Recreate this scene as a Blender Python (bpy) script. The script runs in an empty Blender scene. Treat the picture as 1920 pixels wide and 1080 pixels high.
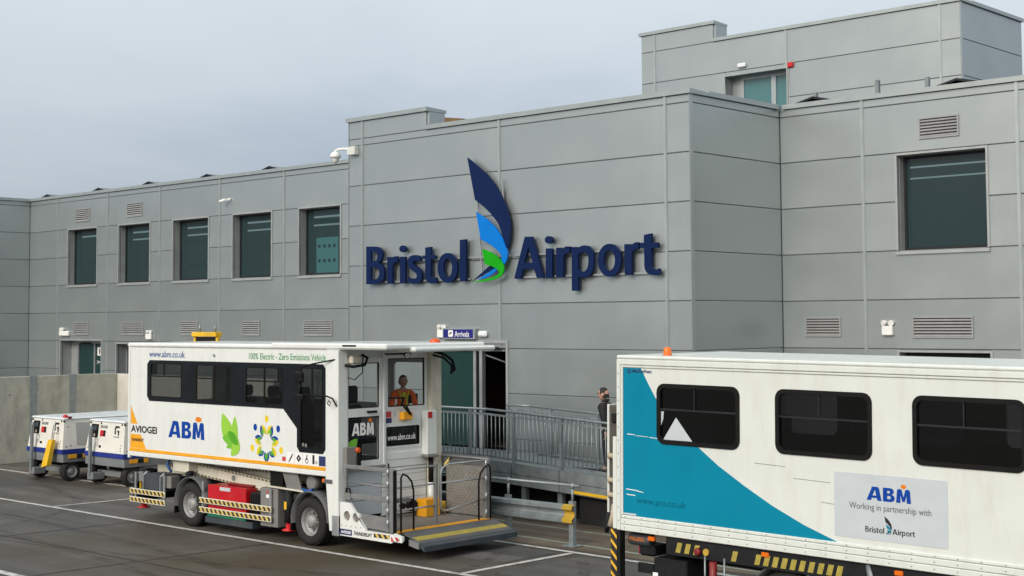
import bpy, math, random
from mathutils import Vector, Matrix
from mathutils.geometry import tessellate_polygon
random.seed(7)
R = math.radians
scene = bpy.context.scene
col = scene.collection

# ------------------------------------------------------------------ camera
cam_d = bpy.data.cameras.new('camera')
cam_d.sensor_width = 36.0
cam_d.lens = 2681.24 / 1920 * 36
cam_d.shift_y = -(540 - 446.16) / 1920
cam_d.clip_start = 0.1
cam_d.clip_end = 3000
cam = bpy.data.objects.new('camera', cam_d)
col.objects.link(cam)
yaw, pit, rol = R(43.0043), R(3.32424), R(-0.35348)
fw = Vector((-math.sin(yaw) * math.cos(pit), math.cos(yaw) * math.cos(pit), math.sin(pit)))
rt = Vector((math.cos(yaw), math.sin(yaw), 0))
up = rt.cross(fw)
rt2 = math.cos(rol) * rt + math.sin(rol) * up
up2 = -math.sin(rol) * rt + math.cos(rol) * up
m = Matrix((rt2, up2, -fw)).transposed().to_4x4()
m.translation = (0, 0, 4.0)
cam.matrix_world = m
scene.camera = cam

# ------------------------------------------------------------------ sky, sun, exposure
SUN = Vector((0.12, -0.84, 0.50)).normalized()          # towards the sun, behind thin cloud
world = bpy.data.worlds.new('World')
scene.world = world
world.use_nodes = True
wn, wl = world.node_tree.nodes, world.node_tree.links
wn.clear()
w_out = wn.new('ShaderNodeOutputWorld')
sky = wn.new('ShaderNodeTexSky')
sky.sky_type = 'NISHITA'
sky.sun_disc = False
sky.sun_elevation = math.asin(SUN.z)
sky.sun_rotation = math.atan2(SUN.x, SUN.y)
sky.dust_density = 8.0
bg1 = wn.new('ShaderNodeBackground')
bg1.inputs['Strength'].default_value = 0.09
wl.new(sky.outputs[0], bg1.inputs['Color'])
tc = wn.new('ShaderNodeTexCoord')
mp = wn.new('ShaderNodeMapping')
mp.inputs['Scale'].default_value = (1.0, 1.0, 2.6)
nz = wn.new('ShaderNodeTexNoise')
nz.inputs['Scale'].default_value = 1.6
nz.inputs['Detail'].default_value = 5.0
nz.inputs['Roughness'].default_value = 0.5
nz.inputs['Distortion'].default_value = 0.4
rp = wn.new('ShaderNodeValToRGB')                          # bluer, darker cloud low down, paler cloud higher up
rp.color_ramp.elements[0].position = 0.06
rp.color_ramp.elements[0].color = (0.31, 0.385, 0.50, 1)
rp.color_ramp.elements[1].position = 0.26
rp.color_ramp.elements[1].color = (0.69, 0.745, 0.77, 1)
e = rp.color_ramp.elements.new(0.16); e.color = (0.57, 0.63, 0.69, 1)
wl.new(tc.outputs['Generated'], mp.inputs['Vector'])
wl.new(mp.outputs[0], nz.inputs['Vector'])
sz = wn.new('ShaderNodeSeparateXYZ')
wl.new(tc.outputs['Generated'], sz.inputs[0])
ma = wn.new('ShaderNodeMath'); ma.operation = 'MULTIPLY_ADD'   # height plus drifting cloud
wl.new(nz.outputs['Fac'], ma.inputs[0]); ma.inputs[1].default_value = 0.34
mb_ = wn.new('ShaderNodeMath'); mb_.operation = 'SUBTRACT'
wl.new(sz.outputs['Z'], mb_.inputs[0]); mb_.inputs[1].default_value = 0.175
wl.new(mb_.outputs[0], ma.inputs[2])
wl.new(ma.outputs[0], rp.inputs[0])
bg2 = wn.new('ShaderNodeBackground')
bg2.inputs['Strength'].default_value = 1.08
wl.new(rp.outputs[0], bg2.inputs['Color'])
wm = wn.new('ShaderNodeMixShader')
wm.inputs[0].default_value = 0.62
wl.new(bg1.outputs[0], wm.inputs[1])
wl.new(bg2.outputs[0], wm.inputs[2])
wl.new(wm.outputs[0], w_out.inputs['Surface'])
sun_d = bpy.data.lights.new('sun', 'SUN')
sun_d.energy = 1.3
sun_d.angle = R(28)
sun_d.color = (1.0, 0.965, 0.91)
sun = bpy.data.objects.new('sun', sun_d)
col.objects.link(sun)
sun.rotation_euler = (-SUN).to_track_quat('-Z', 'Y').to_euler()
sun.location = (-10, -20, 40)
vs = scene.view_settings
vs.view_transform = 'Standard'
vs.look = 'None'
vs.exposure = 0.45
vs.gamma = 1.0
vs.use_curve_mapping = False

# ------------------------------------------------------------------ materials
MATS = {}
def mat(name, rgb, rough=0.6, metal=0.0, var=0.08, scale=3.0, bump=0.0, bscale=60.0, dirt=0.0, dirt_rgb=(0.16, 0.13, 0.10),
        stretch=(1, 1, 1), rnd=0.0, spec=0.5, coat=0.0):
    m = bpy.data.materials.new(name)
    m.use_nodes = True
    n, l = m.node_tree.nodes, m.node_tree.links
    b = n['Principled BSDF']
    b.inputs['Metallic'].default_value = metal
    b.inputs['Specular IOR Level'].default_value = spec
    b.inputs['Coat Weight'].default_value = coat
    b.inputs['Coat Roughness'].default_value = 0.12
    t = n.new('ShaderNodeTexCoord')
    no = n.new('ShaderNodeTexNoise')
    no.inputs['Scale'].default_value = scale
    no.inputs['Detail'].default_value = 6
    l.new(t.outputs['Object'], no.inputs['Vector'])
    mr = n.new('ShaderNodeMapRange')
    mr.inputs['From Min'].default_value = 0.3
    mr.inputs['From Max'].default_value = 0.7
    mr.inputs['To Min'].default_value = 1 - var
    mr.inputs['To Max'].default_value = 1 + var
    l.new(no.outputs['Fac'], mr.inputs['Value'])
    val = mr.outputs[0]
    if rnd:
        oi = n.new('ShaderNodeObjectInfo')
        m2 = n.new('ShaderNodeMapRange')
        m2.inputs['To Min'].default_value = 1 - rnd
        m2.inputs['To Max'].default_value = 1 + rnd
        l.new(oi.outputs['Random'], m2.inputs['Value'])
        mm = n.new('ShaderNodeMath'); mm.operation = 'MULTIPLY'
        l.new(val, mm.inputs[0]); l.new(m2.outputs[0], mm.inputs[1])
        val = mm.outputs[0]
    vm = n.new('ShaderNodeVectorMath'); vm.operation = 'SCALE'
    vm.inputs[0].default_value = rgb
    l.new(val, vm.inputs['Scale'])
    c = vm.outputs[0]
    if dirt:
        mpn = n.new('ShaderNodeMapping'); mpn.inputs['Scale'].default_value = stretch
        l.new(t.outputs['Object'], mpn.inputs['Vector'])
        n2 = n.new('ShaderNodeTexNoise'); n2.inputs['Scale'].default_value = 2.3; n2.inputs['Detail'].default_value = 8
        n2.inputs['Roughness'].default_value = 0.65
        l.new(mpn.outputs[0], n2.inputs['Vector'])
        r2 = n.new('ShaderNodeMapRange')
        r2.inputs['From Min'].default_value = 0.48; r2.inputs['From Max'].default_value = 0.78
        r2.inputs['To Max'].default_value = dirt
        l.new(n2.outputs['Fac'], r2.inputs['Value'])
        mx = n.new('ShaderNodeMix'); mx.data_type = 'RGBA'
        l.new(r2.outputs[0], mx.inputs['Factor'])
        l.new(c, mx.inputs['A'])
        mx.inputs['B'].default_value = (*dirt_rgb, 1)
        c = mx.outputs['Result']
    l.new(c, b.inputs['Base Color'])
    rr = n.new('ShaderNodeMapRange')
    rr.inputs['From Min'].default_value = 0.3; rr.inputs['From Max'].default_value = 0.7
    rr.inputs['To Min'].default_value = max(0.02, rough - 0.07); rr.inputs['To Max'].default_value = min(1, rough + 0.07)
    l.new(no.outputs['Fac'], rr.inputs['Value'])
    l.new(rr.outputs[0], b.inputs['Roughness'])
    if bump:
        n3 = n.new('ShaderNodeTexNoise'); n3.inputs['Scale'].default_value = bscale; n3.inputs['Detail'].default_value = 3
        l.new(t.outputs['Object'], n3.inputs['Vector'])
        bp = n.new('ShaderNodeBump'); bp.inputs['Strength'].default_value = bump; bp.inputs['Distance'].default_value = 0.01
        l.new(n3.outputs['Fac'], bp.inputs['Height'])
        l.new(bp.outputs[0], b.inputs['Normal'])
    MATS[name] = m
    return m

def stripes(name, a, b2, freq, slant=1.0, axis='X', duty=0.5, rough=0.5):
    """diagonal hazard stripes as flat print, in object space"""
    m = bpy.data.materials.new(name); m.use_nodes = True
    n, l = m.node_tree.nodes, m.node_tree.links
    p = n['Principled BSDF']; p.inputs['Roughness'].default_value = rough
    t = n.new('ShaderNodeTexCoord'); sx = n.new('ShaderNodeSeparateXYZ')
    l.new(t.outputs['Object'], sx.inputs[0])
    k = n.new('ShaderNodeMath'); k.operation = 'MULTIPLY_ADD'
    l.new(sx.outputs['Z'], k.inputs[0]); k.inputs[1].default_value = slant; l.new(sx.outputs[axis], k.inputs[2])
    f = n.new('ShaderNodeMath'); f.operation = 'MULTIPLY'; l.new(k.outputs[0], f.inputs[0]); f.inputs[1].default_value = freq
    g = n.new('ShaderNodeMath'); g.operation = 'FRACT'; l.new(f.outputs[0], g.inputs[0])
    h = n.new('ShaderNodeMath'); h.operation = 'GREATER_THAN'; l.new(g.outputs[0], h.inputs[0]); h.inputs[1].default_value = duty
    mx = n.new('ShaderNodeMix'); mx.data_type = 'RGBA'
    l.new(h.outputs[0], mx.inputs['Factor']); mx.inputs['A'].default_value = (*a, 1); mx.inputs['B'].default_value = (*b2, 1)
    l.new(mx.outputs['Result'], p.inputs['Base Color'])
    MATS[name] = m

def glass(name, tint, gloss=1.0, ior=1.45):
    m = bpy.data.materials.new(name); m.use_nodes = True
    n, l = m.node_tree.nodes, m.node_tree.links
    n.remove(n['Principled BSDF']); o = n['Material Output']
    tr = n.new('ShaderNodeBsdfTransparent'); tr.inputs[0].default_value = (*tint, 1)
    gl = n.new('ShaderNodeBsdfGlossy'); gl.inputs['Roughness'].default_value = 0.02
    gl.inputs['Color'].default_value = (gloss, gloss, gloss, 1)
    fr = n.new('ShaderNodeFresnel'); fr.inputs['IOR'].default_value = ior
    gm = n.new('ShaderNodeNewGeometry'); ix = n.new('ShaderNodeMix')       # a thin pane reflects the same from both sides
    l.new(gm.outputs['Backfacing'], ix.inputs['Factor']); ix.inputs['A'].default_value = ior; ix.inputs['B'].default_value = 1/ior
    l.new(ix.outputs['Result'], fr.inputs['IOR'])
    mx = n.new('ShaderNodeMixShader')
    l.new(fr.outputs[0], mx.inputs[0]); l.new(tr.outputs[0], mx.inputs[1]); l.new(gl.outputs[0], mx.inputs[2])
    l.new(mx.outputs[0], o.inputs['Surface'])
    MATS[name] = m

mat('panel', (0.415, 0.455, 0.457), 0.36, 0.70, 0.03, 0.7, bump=0.05, bscale=45, rnd=0.03, dirt=0.06, dirt_rgb=(0.22, 0.23, 0.22), stretch=(2.5, 2.5, 0.2))
mat('coping', (0.40, 0.44, 0.435), 0.4, 0.6, 0.04)
mat('trim', (0.44, 0.485, 0.485), 0.38, 0.65, 0.03)
mat('core', (0.25, 0.265, 0.27), 0.8)
mat('roofing', (0.10, 0.10, 0.105), 0.85, var=0.2)
mat('frame_grey', (0.40, 0.42, 0.42), 0.45, 0.4)
mat('frame_dark', (0.016, 0.018, 0.02), 0.5, spec=0.3)
mat('aluminium', (0.42, 0.44, 0.45), 0.38, 0.6)
mat('slat', (0.34, 0.345, 0.345), 0.5, 0.3)
mat('louvre_dark', (0.05, 0.05, 0.05), 0.8)
mat('window_glass', (0.022, 0.052, 0.056), 0.04, 0, 0.1, 0.6, spec=0.55)
mat('tower_glass', (0.06, 0.17, 0.18), 0.04, 0, 0.12, 0.6, spec=0.7)
mat('door_glass', (0.010, 0.040, 0.038), 0.03, 0, 0.1, 1.0, spec=0.6)
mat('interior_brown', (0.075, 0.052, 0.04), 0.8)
mat('lamp_white', (0.80, 0.80, 0.77), 0.4)
mat('lens', (0.75, 0.77, 0.80), 0.15)
mat('red_plastic', (0.55, 0.015, 0.02), 0.35)
mat('navy', (0.0035, 0.014, 0.066), 0.5, var=0.05, spec=0.12)
mat('sign_blue', (0.0, 0.165, 0.58), 0.5, var=0.05, spec=0.15)
mat('sign_green', (0.008, 0.33, 0.006), 0.5, var=0.08, spec=0.15)
mat('sign_tail_green', (0.10, 0.36, 0.10), 0.42)
mat('arrivals_blue', (0.012, 0.012, 0.19), 0.35)
mat('print_white', (0.82, 0.82, 0.82), 0.5, var=0.02)
mat('galv', (0.27, 0.31, 0.325), 0.46, 0.5, 0.14, 7.0, dirt=0.12)
mat('dull_amber', (0.46, 0.30, 0.03), 0.55, 0, 0.15, 8, dirt=0.35)
mat('grass', (0.055, 0.085, 0.03), 0.9, 0, 0.35, 0.05)
mat('far_trees', (0.02, 0.032, 0.018), 0.9, 0, 0.4, 0.1)
mat('pale_roof', (0.5, 0.5, 0.5), 0.7)
mat('galv_dark', (0.22, 0.25, 0.26), 0.55, 0.35, 0.16, 5.0, dirt=0.25, stretch=(1, 1, 0.4))
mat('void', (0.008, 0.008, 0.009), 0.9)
mat('concrete', (0.40, 0.40, 0.345), 0.85, 0, 0.16, 2.2, 0.5, 35, dirt=0.55, dirt_rgb=(0.13, 0.125, 0.105), stretch=(1, 1, 0.35))
mat('concrete_pale', (0.56, 0.54, 0.47), 0.85, 0, 0.10, 2.2, 0.3, 35, dirt=0.2)
mat('white_paint', (0.715, 0.745, 0.725), 0.30, 0, 0.02, 2.0, dirt=0.2, dirt_rgb=(0.42, 0.40, 0.34), stretch=(3, 3, 0.35), coat=0.25)
mat('cream_paint', (0.65, 0.685, 0.65), 0.42, 0, 0.025, 2.0, dirt=0.32, dirt_rgb=(0.40, 0.37, 0.30), stretch=(2.2, 2.2, 0.5))
mat('ivory_paint', (0.62, 0.60, 0.50), 0.45, 0, 0.06, 3.0, dirt=0.4, dirt_rgb=(0.24, 0.20, 0.14), stretch=(2, 2, 0.5))
mat('teal', (0.0, 0.205, 0.325), 0.5, 0, 0.05, 1.5, dirt=0.12, dirt_rgb=(0.01, 0.16, 0.24), stretch=(3, 3, 0.6), spec=0.15)
mat('teal_dark', (0.0, 0.12, 0.19), 0.5, spec=0.15)
mat('band_black', (0.008, 0.010, 0.013), 0.25, spec=0.3)
mat('black_glass', (0.002, 0.0025, 0.0035), 0.02, spec=0.5, var=0.0, bump=1.0, bscale=1.6)
mat('black_rubber', (0.006, 0.006, 0.006), 0.55, spec=0.2)
mat('tyre', (0.020, 0.020, 0.020), 0.85, 0, 0.25, 8, 0.3, 40, dirt=0.3, dirt_rgb=(0.055, 0.048, 0.04), spec=0.25)
mat('wheel_silver', (0.33, 0.33, 0.33), 0.5, 0.35, 0.12, 6, dirt=0.35)
mat('chassis', (0.010, 0.011, 0.013), 0.6, 0, 0.3, 5, dirt=0.25, dirt_rgb=(0.04, 0.033, 0.026), spec=0.25)
mat('chassis_grey', (0.09, 0.095, 0.10), 0.55, 0, 0.15, 4, dirt=0.3)
mat('cabinet_grey', (0.20, 0.20, 0.195), 0.55, 0.1, 0.1, 4, dirt=0.4)
mat('slate_box', (0.035, 0.047, 0.058), 0.5, dirt=0.3)
mat('gate_grey', (0.22, 0.225, 0.225), 0.5, 0.3, 0.12, 6, dirt=0.25)
mat('tread_plate', (0.25, 0.235, 0.215), 0.5, 0.4, 0.12, 6, dirt=0.3)
mat('red_paint', (0.50, 0.004, 0.012), 0.35, 0, 0.08, 3, dirt=0.2, coat=0.3)
mat('dark_red', (0.20, 0.01, 0.012), 0.5, dirt=0.3)
mat('green_paint', (0.0, 0.22, 0.11), 0.5, dirt=0.2)
mat('orange', (0.83, 0.27, 0.012), 0.5, 0, 0.05)
mat('amber', (0.75, 0.15, 0.01), 0.2, 0, 0.1)
mat('beacon', (0.62, 0.085, 0.012), 0.2, 0, 0.1)
mat('yellow', (0.76, 0.46, 0.015), 0.5, 0, 0.1, 4, dirt=0.25)
mat('yellow_orange', (0.80, 0.36, 0.01), 0.5, 0, 0.08, 4, dirt=0.2)
mat('dull_yellow', (0.36, 0.29, 0.05), 0.6, 0, 0.18, 9, dirt=0.3)
mat('blue_stripe', (0.012, 0.03, 0.23), 0.4, dirt=0.15)
mat('cart_white', (0.72, 0.71, 0.655), 0.45, 0, 0.03, 3, dirt=0.25, dirt_rgb=(0.35, 0.32, 0.26))
mat('cart_roof', (0.72, 0.76, 0.78), 0.35, 0, 0.06, 3, dirt=0.5, dirt_rgb=(0.40, 0.41, 0.42), stretch=(2, 0.6, 1))
mat('cart_grey', (0.20, 0.22, 0.23), 0.55, 0.2, 0.1, 4, dirt=0.35)
mat('cart_side', (0.40, 0.40, 0.385), 0.6, 0, 0.08, 30)
mat('logo_blue', (0.002, 0.05, 0.31), 0.5, var=0.02, spec=0.2)
mat('logo_orange', (0.72, 0.19, 0.01), 0.5, var=0.02, spec=0.2)
mat('link_blue', (0.03, 0.07, 0.27), 0.45, var=0.02)
mat('text_green', (0.05, 0.26, 0.09), 0.45, var=0.02)
mat('text_black', (0.015, 0.015, 0.017), 0.5)
mat('text_grey', (0.08, 0.085, 0.09), 0.5)
mat('text_orange', (0.55, 0.16, 0.03), 0.5)
mat('leaf_light', (0.28, 0.56, 0.05), 0.45, var=0.02)
mat('leaf_mid', (0.16, 0.46, 0.03), 0.45, var=0.02)
mat('leaf_dark', (0.08, 0.33, 0.015), 0.45, var=0.02)
mat('flower_yellow', (0.78, 0.56, 0.01), 0.45, var=0.02)
mat('flower_lime', (0.33, 0.50, 0.03), 0.45, var=0.02)
mat('sticker_navy', (0.02, 0.03, 0.12), 0.45)
mat('sticker_red', (0.55, 0.05, 0.06), 0.45)
mat('vinyl_grey', (0.50, 0.545, 0.575), 0.4, 0, 0.03, 4, dirt=0.1, dirt_rgb=(0.4, 0.42, 0.43))
mat('seat_blue', (0.010, 0.013, 0.028), 0.8)
mat('cabin_lining', (0.72, 0.72, 0.70), 0.7)
mat('hi_vis', (0.9, 0.13, 0.01), 0.7)
mat('hi_vis_yellow', (0.62, 0.70, 0.03), 0.7)
mat('skin', (0.46, 0.27, 0.20), 0.55, var=0.05)
mat('hair', (0.012, 0.010, 0.009), 0.7)
mat('coat_black', (0.006, 0.006, 0.007), 0.75, var=0.2, scale=8)
mat('trousers', (0.015, 0.016, 0.022), 0.8)
mat('shoe', (0.01, 0.01, 0.01), 0.5)
mat('brown_sheet', (0.16, 0.10, 0.045), 0.8, var=0.2)
mat('pv', (0.008, 0.009, 0.012), 0.25)
mat('roller', (0.45, 0.38, 0.28), 0.6, dirt=0.3)
mat('plate_brown', (0.065, 0.058, 0.048), 0.7, dirt=0.4)
mat('blue_strap', (0.01, 0.07, 0.25), 0.6)
stripes('hazard', (0.60, 0.44, 0.12), (0.02, 0.02, 0.02), 7.2, 0.8)
stripes('hazard_fine', (0.52, 0.45, 0.30), (0.03, 0.03, 0.03), 9.0, 0.9)
stripes('hazard_red', (0.75, 0.73, 0.70), (0.45, 0.02, 0.03), 7.0, 0.8)
stripes('hazard_leg', (0.75, 0.42, 0.03), (0.02, 0.02, 0.02), 7.0, 1.0, duty=0.35)
stripes('ribs', (0.34, 0.31, 0.27), (0.10, 0.095, 0.09), 24.0, 0.0, axis='Y')
glass('tinted_glass', (0.17, 0.182, 0.19), 1.0, 1.45)
glass('facade_glass', (0.46, 0.58, 0.58), 0.9, 1.50)
glass('dark_glass', (0.055, 0.055, 0.058), 1.0, 1.5)
def body_tint(name, rgb, fac):
    """tinted double glazing: part of what you see is the tint itself"""
    m = MATS[name]; n, l = m.node_tree.nodes, m.node_tree.links
    o = n['Material Output']; src = o.inputs['Surface'].links[0].from_socket
    p = n.new('ShaderNodeBsdfPrincipled'); p.inputs['Base Color'].default_value = (*rgb, 1); p.inputs['Roughness'].default_value = 0.03
    mx = n.new('ShaderNodeMixShader'); mx.inputs[0].default_value = fac
    l.new(src, mx.inputs[1]); l.new(p.outputs[0], mx.inputs[2]); l.new(mx.outputs[0], o.inputs['Surface'])
body_tint('facade_glass', (0.034, 0.070, 0.076), 0.5)
glass('clear_glass', (0.88, 0.9, 0.9), 0.9, 1.28)

def ground_mat(name, rgb, stain=(-19.0, 14.3, 0)):
    m = bpy.data.materials.new(name); m.use_nodes = True
    n, l = m.node_tree.nodes, m.node_tree.links
    b = n['Principled BSDF']
    t = n.new('ShaderNodeTexCoord')
    big = n.new('ShaderNodeTexNoise'); big.inputs['Scale'].default_value = 0.22; big.inputs['Detail'].default_value = 5
    mid = n.new('ShaderNodeTexNoise'); mid.inputs['Scale'].default_value = 1.1; mid.inputs['Detail'].default_value = 7; mid.inputs['Roughness'].default_value = 0.65
    fin = n.new('ShaderNodeTexNoise'); fin.inputs['Scale'].default_value = 55; fin.inputs['Detail'].default_value = 3
    for x in (big, mid, fin): l.new(t.outputs['Object'], x.inputs['Vector'])
    def rng(src, a, c, lo, hi):
        r = n.new('ShaderNodeMapRange'); l.new(src.outputs['Fac'], r.inputs['Value'])
        r.inputs['From Min'].default_value = a; r.inputs['From Max'].default_value = c
        r.inputs['To Min'].default_value = lo; r.inputs['To Max'].default_value = hi
        return r.outputs[0]
    def mul(x, y):
        k = n.new('ShaderNodeMath'); k.operation = 'MULTIPLY'; l.new(x, k.inputs[0]); l.new(y, k.inputs[1]); return k.outputs[0]
    # tyre tracks run along the bays; oil drips are small round spots
    mt = n.new('ShaderNodeMapping'); mt.inputs['Scale'].default_value = (0.10, 2.2, 1); l.new(t.outputs['Object'], mt.inputs[0])
    trk = n.new('ShaderNodeTexNoise'); trk.inputs['Scale'].default_value = 1.0; trk.inputs['Detail'].default_value = 4; l.new(mt.outputs[0], trk.inputs['Vector'])
    vo = n.new('ShaderNodeTexVoronoi'); vo.inputs['Scale'].default_value = 0.9; l.new(t.outputs['Object'], vo.inputs['Vector'])
    dp = n.new('ShaderNodeMapRange'); l.new(vo.outputs['Distance'], dp.inputs['Value'])
    dp.inputs['From Min'].default_value = 0.03; dp.inputs['From Max'].default_value = 0.10; dp.inputs['To Min'].default_value = 0.62; dp.inputs['To Max'].default_value = 1.0
    v = mul(mul(rng(big, .38, .62, .72, 1.22), rng(mid, .3, .7, .68, 1.32)), rng(fin, .25, .75, .62, 1.38))
    v = mul(mul(v, rng(trk, .38, .62, .80, 1.14)), dp.outputs[0])
    s = n.new('ShaderNodeVectorMath'); s.operation = 'SCALE'; s.inputs[0].default_value = rgb; l.new(v, s.inputs['Scale'])
    # warm brown staining with a shape of its own
    mx = n.new('ShaderNodeMix'); mx.data_type = 'RGBA'
    st = n.new('ShaderNodeTexNoise'); st.inputs['Scale'].default_value = 0.42; st.inputs['Detail'].default_value = 6
    mpn = n.new('ShaderNodeMapping'); mpn.inputs['Location'].default_value = (3.7, 1.2, 0); l.new(t.outputs['Object'], mpn.inputs[0]); l.new(mpn.outputs[0], st.inputs['Vector'])
    # the stain gathers where vehicles stand and drip, in front of the parked ambulift
    vd = n.new('ShaderNodeVectorMath'); vd.operation = 'DISTANCE'; l.new(t.outputs['Object'], vd.inputs[0]); vd.inputs[1].default_value = stain
    dr = n.new('ShaderNodeMapRange'); l.new(vd.outputs['Value'], dr.inputs['Value'])
    dr.inputs['From Min'].default_value = 7.5; dr.inputs['From Max'].default_value = 1.5; dr.inputs['To Min'].default_value = 0.0; dr.inputs['To Max'].default_value = 0.75
    ad = n.new('ShaderNodeMath'); ad.operation = 'ADD'; ad.use_clamp = True; l.new(dr.outputs[0], ad.inputs[0]); l.new(rng(st, .42, .68, -.25, .45), ad.inputs[1])
    l.new(ad.outputs[0], mx.inputs['Factor']); l.new(s.outputs[0], mx.inputs['A']); mx.inputs['B'].default_value = (rgb[0]*.62, rgb[1]*.50, rgb[2]*.30, 1)
    l.new(mx.outputs['Result'], b.inputs['Base Color'])
    l.new(mul(rng(big, .35, .65, .62, 1.1), rng(mid, .3, .7, .62, .95)), b.inputs['Roughness'])
    b.inputs['Specular IOR Level'].default_value = 0.4
    bp = n.new('ShaderNodeBump'); bp.inputs['Strength'].default_value = 0.25; bp.inputs['Distance'].default_value = 0.01
    l.new(fin.outputs['Fac'], bp.inputs['Height']); l.new(bp.outputs[0], b.inputs['Normal'])
    MATS[name] = m
ground_mat('asphalt', (0.090, 0.085, 0.076))
ground_mat('asphalt_brown', (0.118, 0.094, 0.070))
ground_mat('asphalt_dark', (0.090, 0.087, 0.083))

def line_mat(name, rgb):
    m = bpy.data.materials.new(name); m.use_nodes = True
    n, l = m.node_tree.nodes, m.node_tree.links
    b = n['Principled BSDF']; b.inputs['Roughness'].default_value = 0.6
    t = n.new('ShaderNodeTexCoord')
    no = n.new('ShaderNodeTexNoise'); no.inputs['Scale'].default_value = 5.0; no.inputs['Detail'].default_value = 9; no.inputs['Roughness'].default_value = 0.75
    l.new(t.outputs['Object'], no.inputs['Vector'])
    r = n.new('ShaderNodeMapRange'); r.inputs['From Min'].default_value = 0.49; r.inputs['From Max'].default_value = 0.66; r.inputs['To Max'].default_value = 0.8
    l.new(no.outputs['Fac'], r.inputs['Value'])
    mx = n.new('ShaderNodeMix'); mx.data_type = 'RGBA'
    l.new(r.outputs[0], mx.inputs['Factor']); mx.inputs['A'].default_value = (*rgb, 1); mx.inputs['B'].default_value = (0.09, 0.085, 0.078, 1)
    l.new(mx.outputs['Result'], b.inputs['Base Color'])
    MATS[name] = m
def glow(name, rgb, s):
    m = bpy.data.materials.new(name); m.use_nodes = True
    b = m.node_tree.nodes['Principled BSDF']; b.inputs['Base Color'].default_value = (*rgb, 1)
    b.inputs['Emission Color'].default_value = (*rgb, 1); b.inputs['Emission Strength'].default_value = s
    MATS[name] = m
glow('strip_light', (0.85, 0.95, 1.0), 0.45)
glow('daylight_glow', (0.18, 0.50, 0.48), 0.5)  # teal emission stands in for daylight on the panel
mat('room_ceiling', (0.30, 0.31, 0.31), 0.9)
mat('room_wall', (0.20, 0.21, 0.21), 0.9)
def mark_mat(name):
    """rubber left by tyres: broken, thin film over the asphalt"""
    m = bpy.data.materials.new(name); m.use_nodes = True
    n, l = m.node_tree.nodes, m.node_tree.links
    b = n['Principled BSDF']; b.inputs['Base Color'].default_value = (0.018, 0.017, 0.016, 1); b.inputs['Roughness'].default_value = 0.7
    t = n.new('ShaderNodeTexCoord'); mp2 = n.new('ShaderNodeMapping'); mp2.inputs['Scale'].default_value = (0.5, 6, 1)
    no = n.new('ShaderNodeTexNoise'); no.inputs['Scale'].default_value = 1.5; no.inputs['Detail'].default_value = 8; no.inputs['Roughness'].default_value = 0.7
    l.new(t.outputs['Object'], mp2.inputs[0]); l.new(mp2.outputs[0], no.inputs['Vector'])
    r = n.new('ShaderNodeMapRange'); r.inputs['From Min'].default_value = 0.45; r.inputs['From Max'].default_value = 0.72; r.inputs['To Max'].default_value = 0.55
    l.new(no.outputs['Fac'], r.inputs['Value']); l.new(r.outputs[0], b.inputs['Alpha'])
    MATS[name] = m
mark_mat('tyre_rubber')
line_mat('line_white', (0.56, 0.55, 0.52))
line_mat('line_green', (0.30, 0.36, 0.30))

# ------------------------------------------------------------------ mesh helpers
ORG = {}                                    # world origin of each thing, so parts can be written in world metres
def link(o):
    col.objects.link(o)
    return o

def quad(pts, steps=5):
    """outline with quadratic control points (flag 1), TrueType fashion"""
    n = len(pts); full = []
    for i, p in enumerate(pts):
        q = pts[(i + 1) % n]
        full.append(p)
        if len(p) > 2 and len(q) > 2:
            full.append(((p[0] + q[0]) / 2, (p[1] + q[1]) / 2))
    k = next(i for i, p in enumerate(full) if len(p) == 2)
    full = full[k:] + full[:k]
    out = []; n = len(full); i = 0
    while i < n:
        p = full[i]
        if len(p) == 2:
            out.append((p[0], p[1])); i += 1
        else:
            a = full[i - 1]; b = full[(i + 1) % n]
            for j in range(1, steps):
                t = j / steps
                out.append(((1-t)**2*a[0] + 2*t*(1-t)*p[0] + t*t*b[0], (1-t)**2*a[1] + 2*t*(1-t)*p[1] + t*t*b[1]))
            i += 1
    return out

def rrect(x0, x1, z0, z1, r, n=4):
    out = []
    for cx, cz, a0 in ((x1 - r, z1 - r, 0), (x0 + r, z1 - r, 90), (x0 + r, z0 + r, 180), (x1 - r, z0 + r, 270)):
        for i in range(n + 1):
            a = R(a0 + 90 * i / n)
            out.append((cx + r * math.cos(a), cz + r * math.sin(a)))
    return out

def circ(cx, cz, r, n=16, ry=None):
    return [(cx + r * math.cos(2*math.pi*i/n), cz + (ry or r) * math.sin(2*math.pi*i/n)) for i in range(n)]

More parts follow.
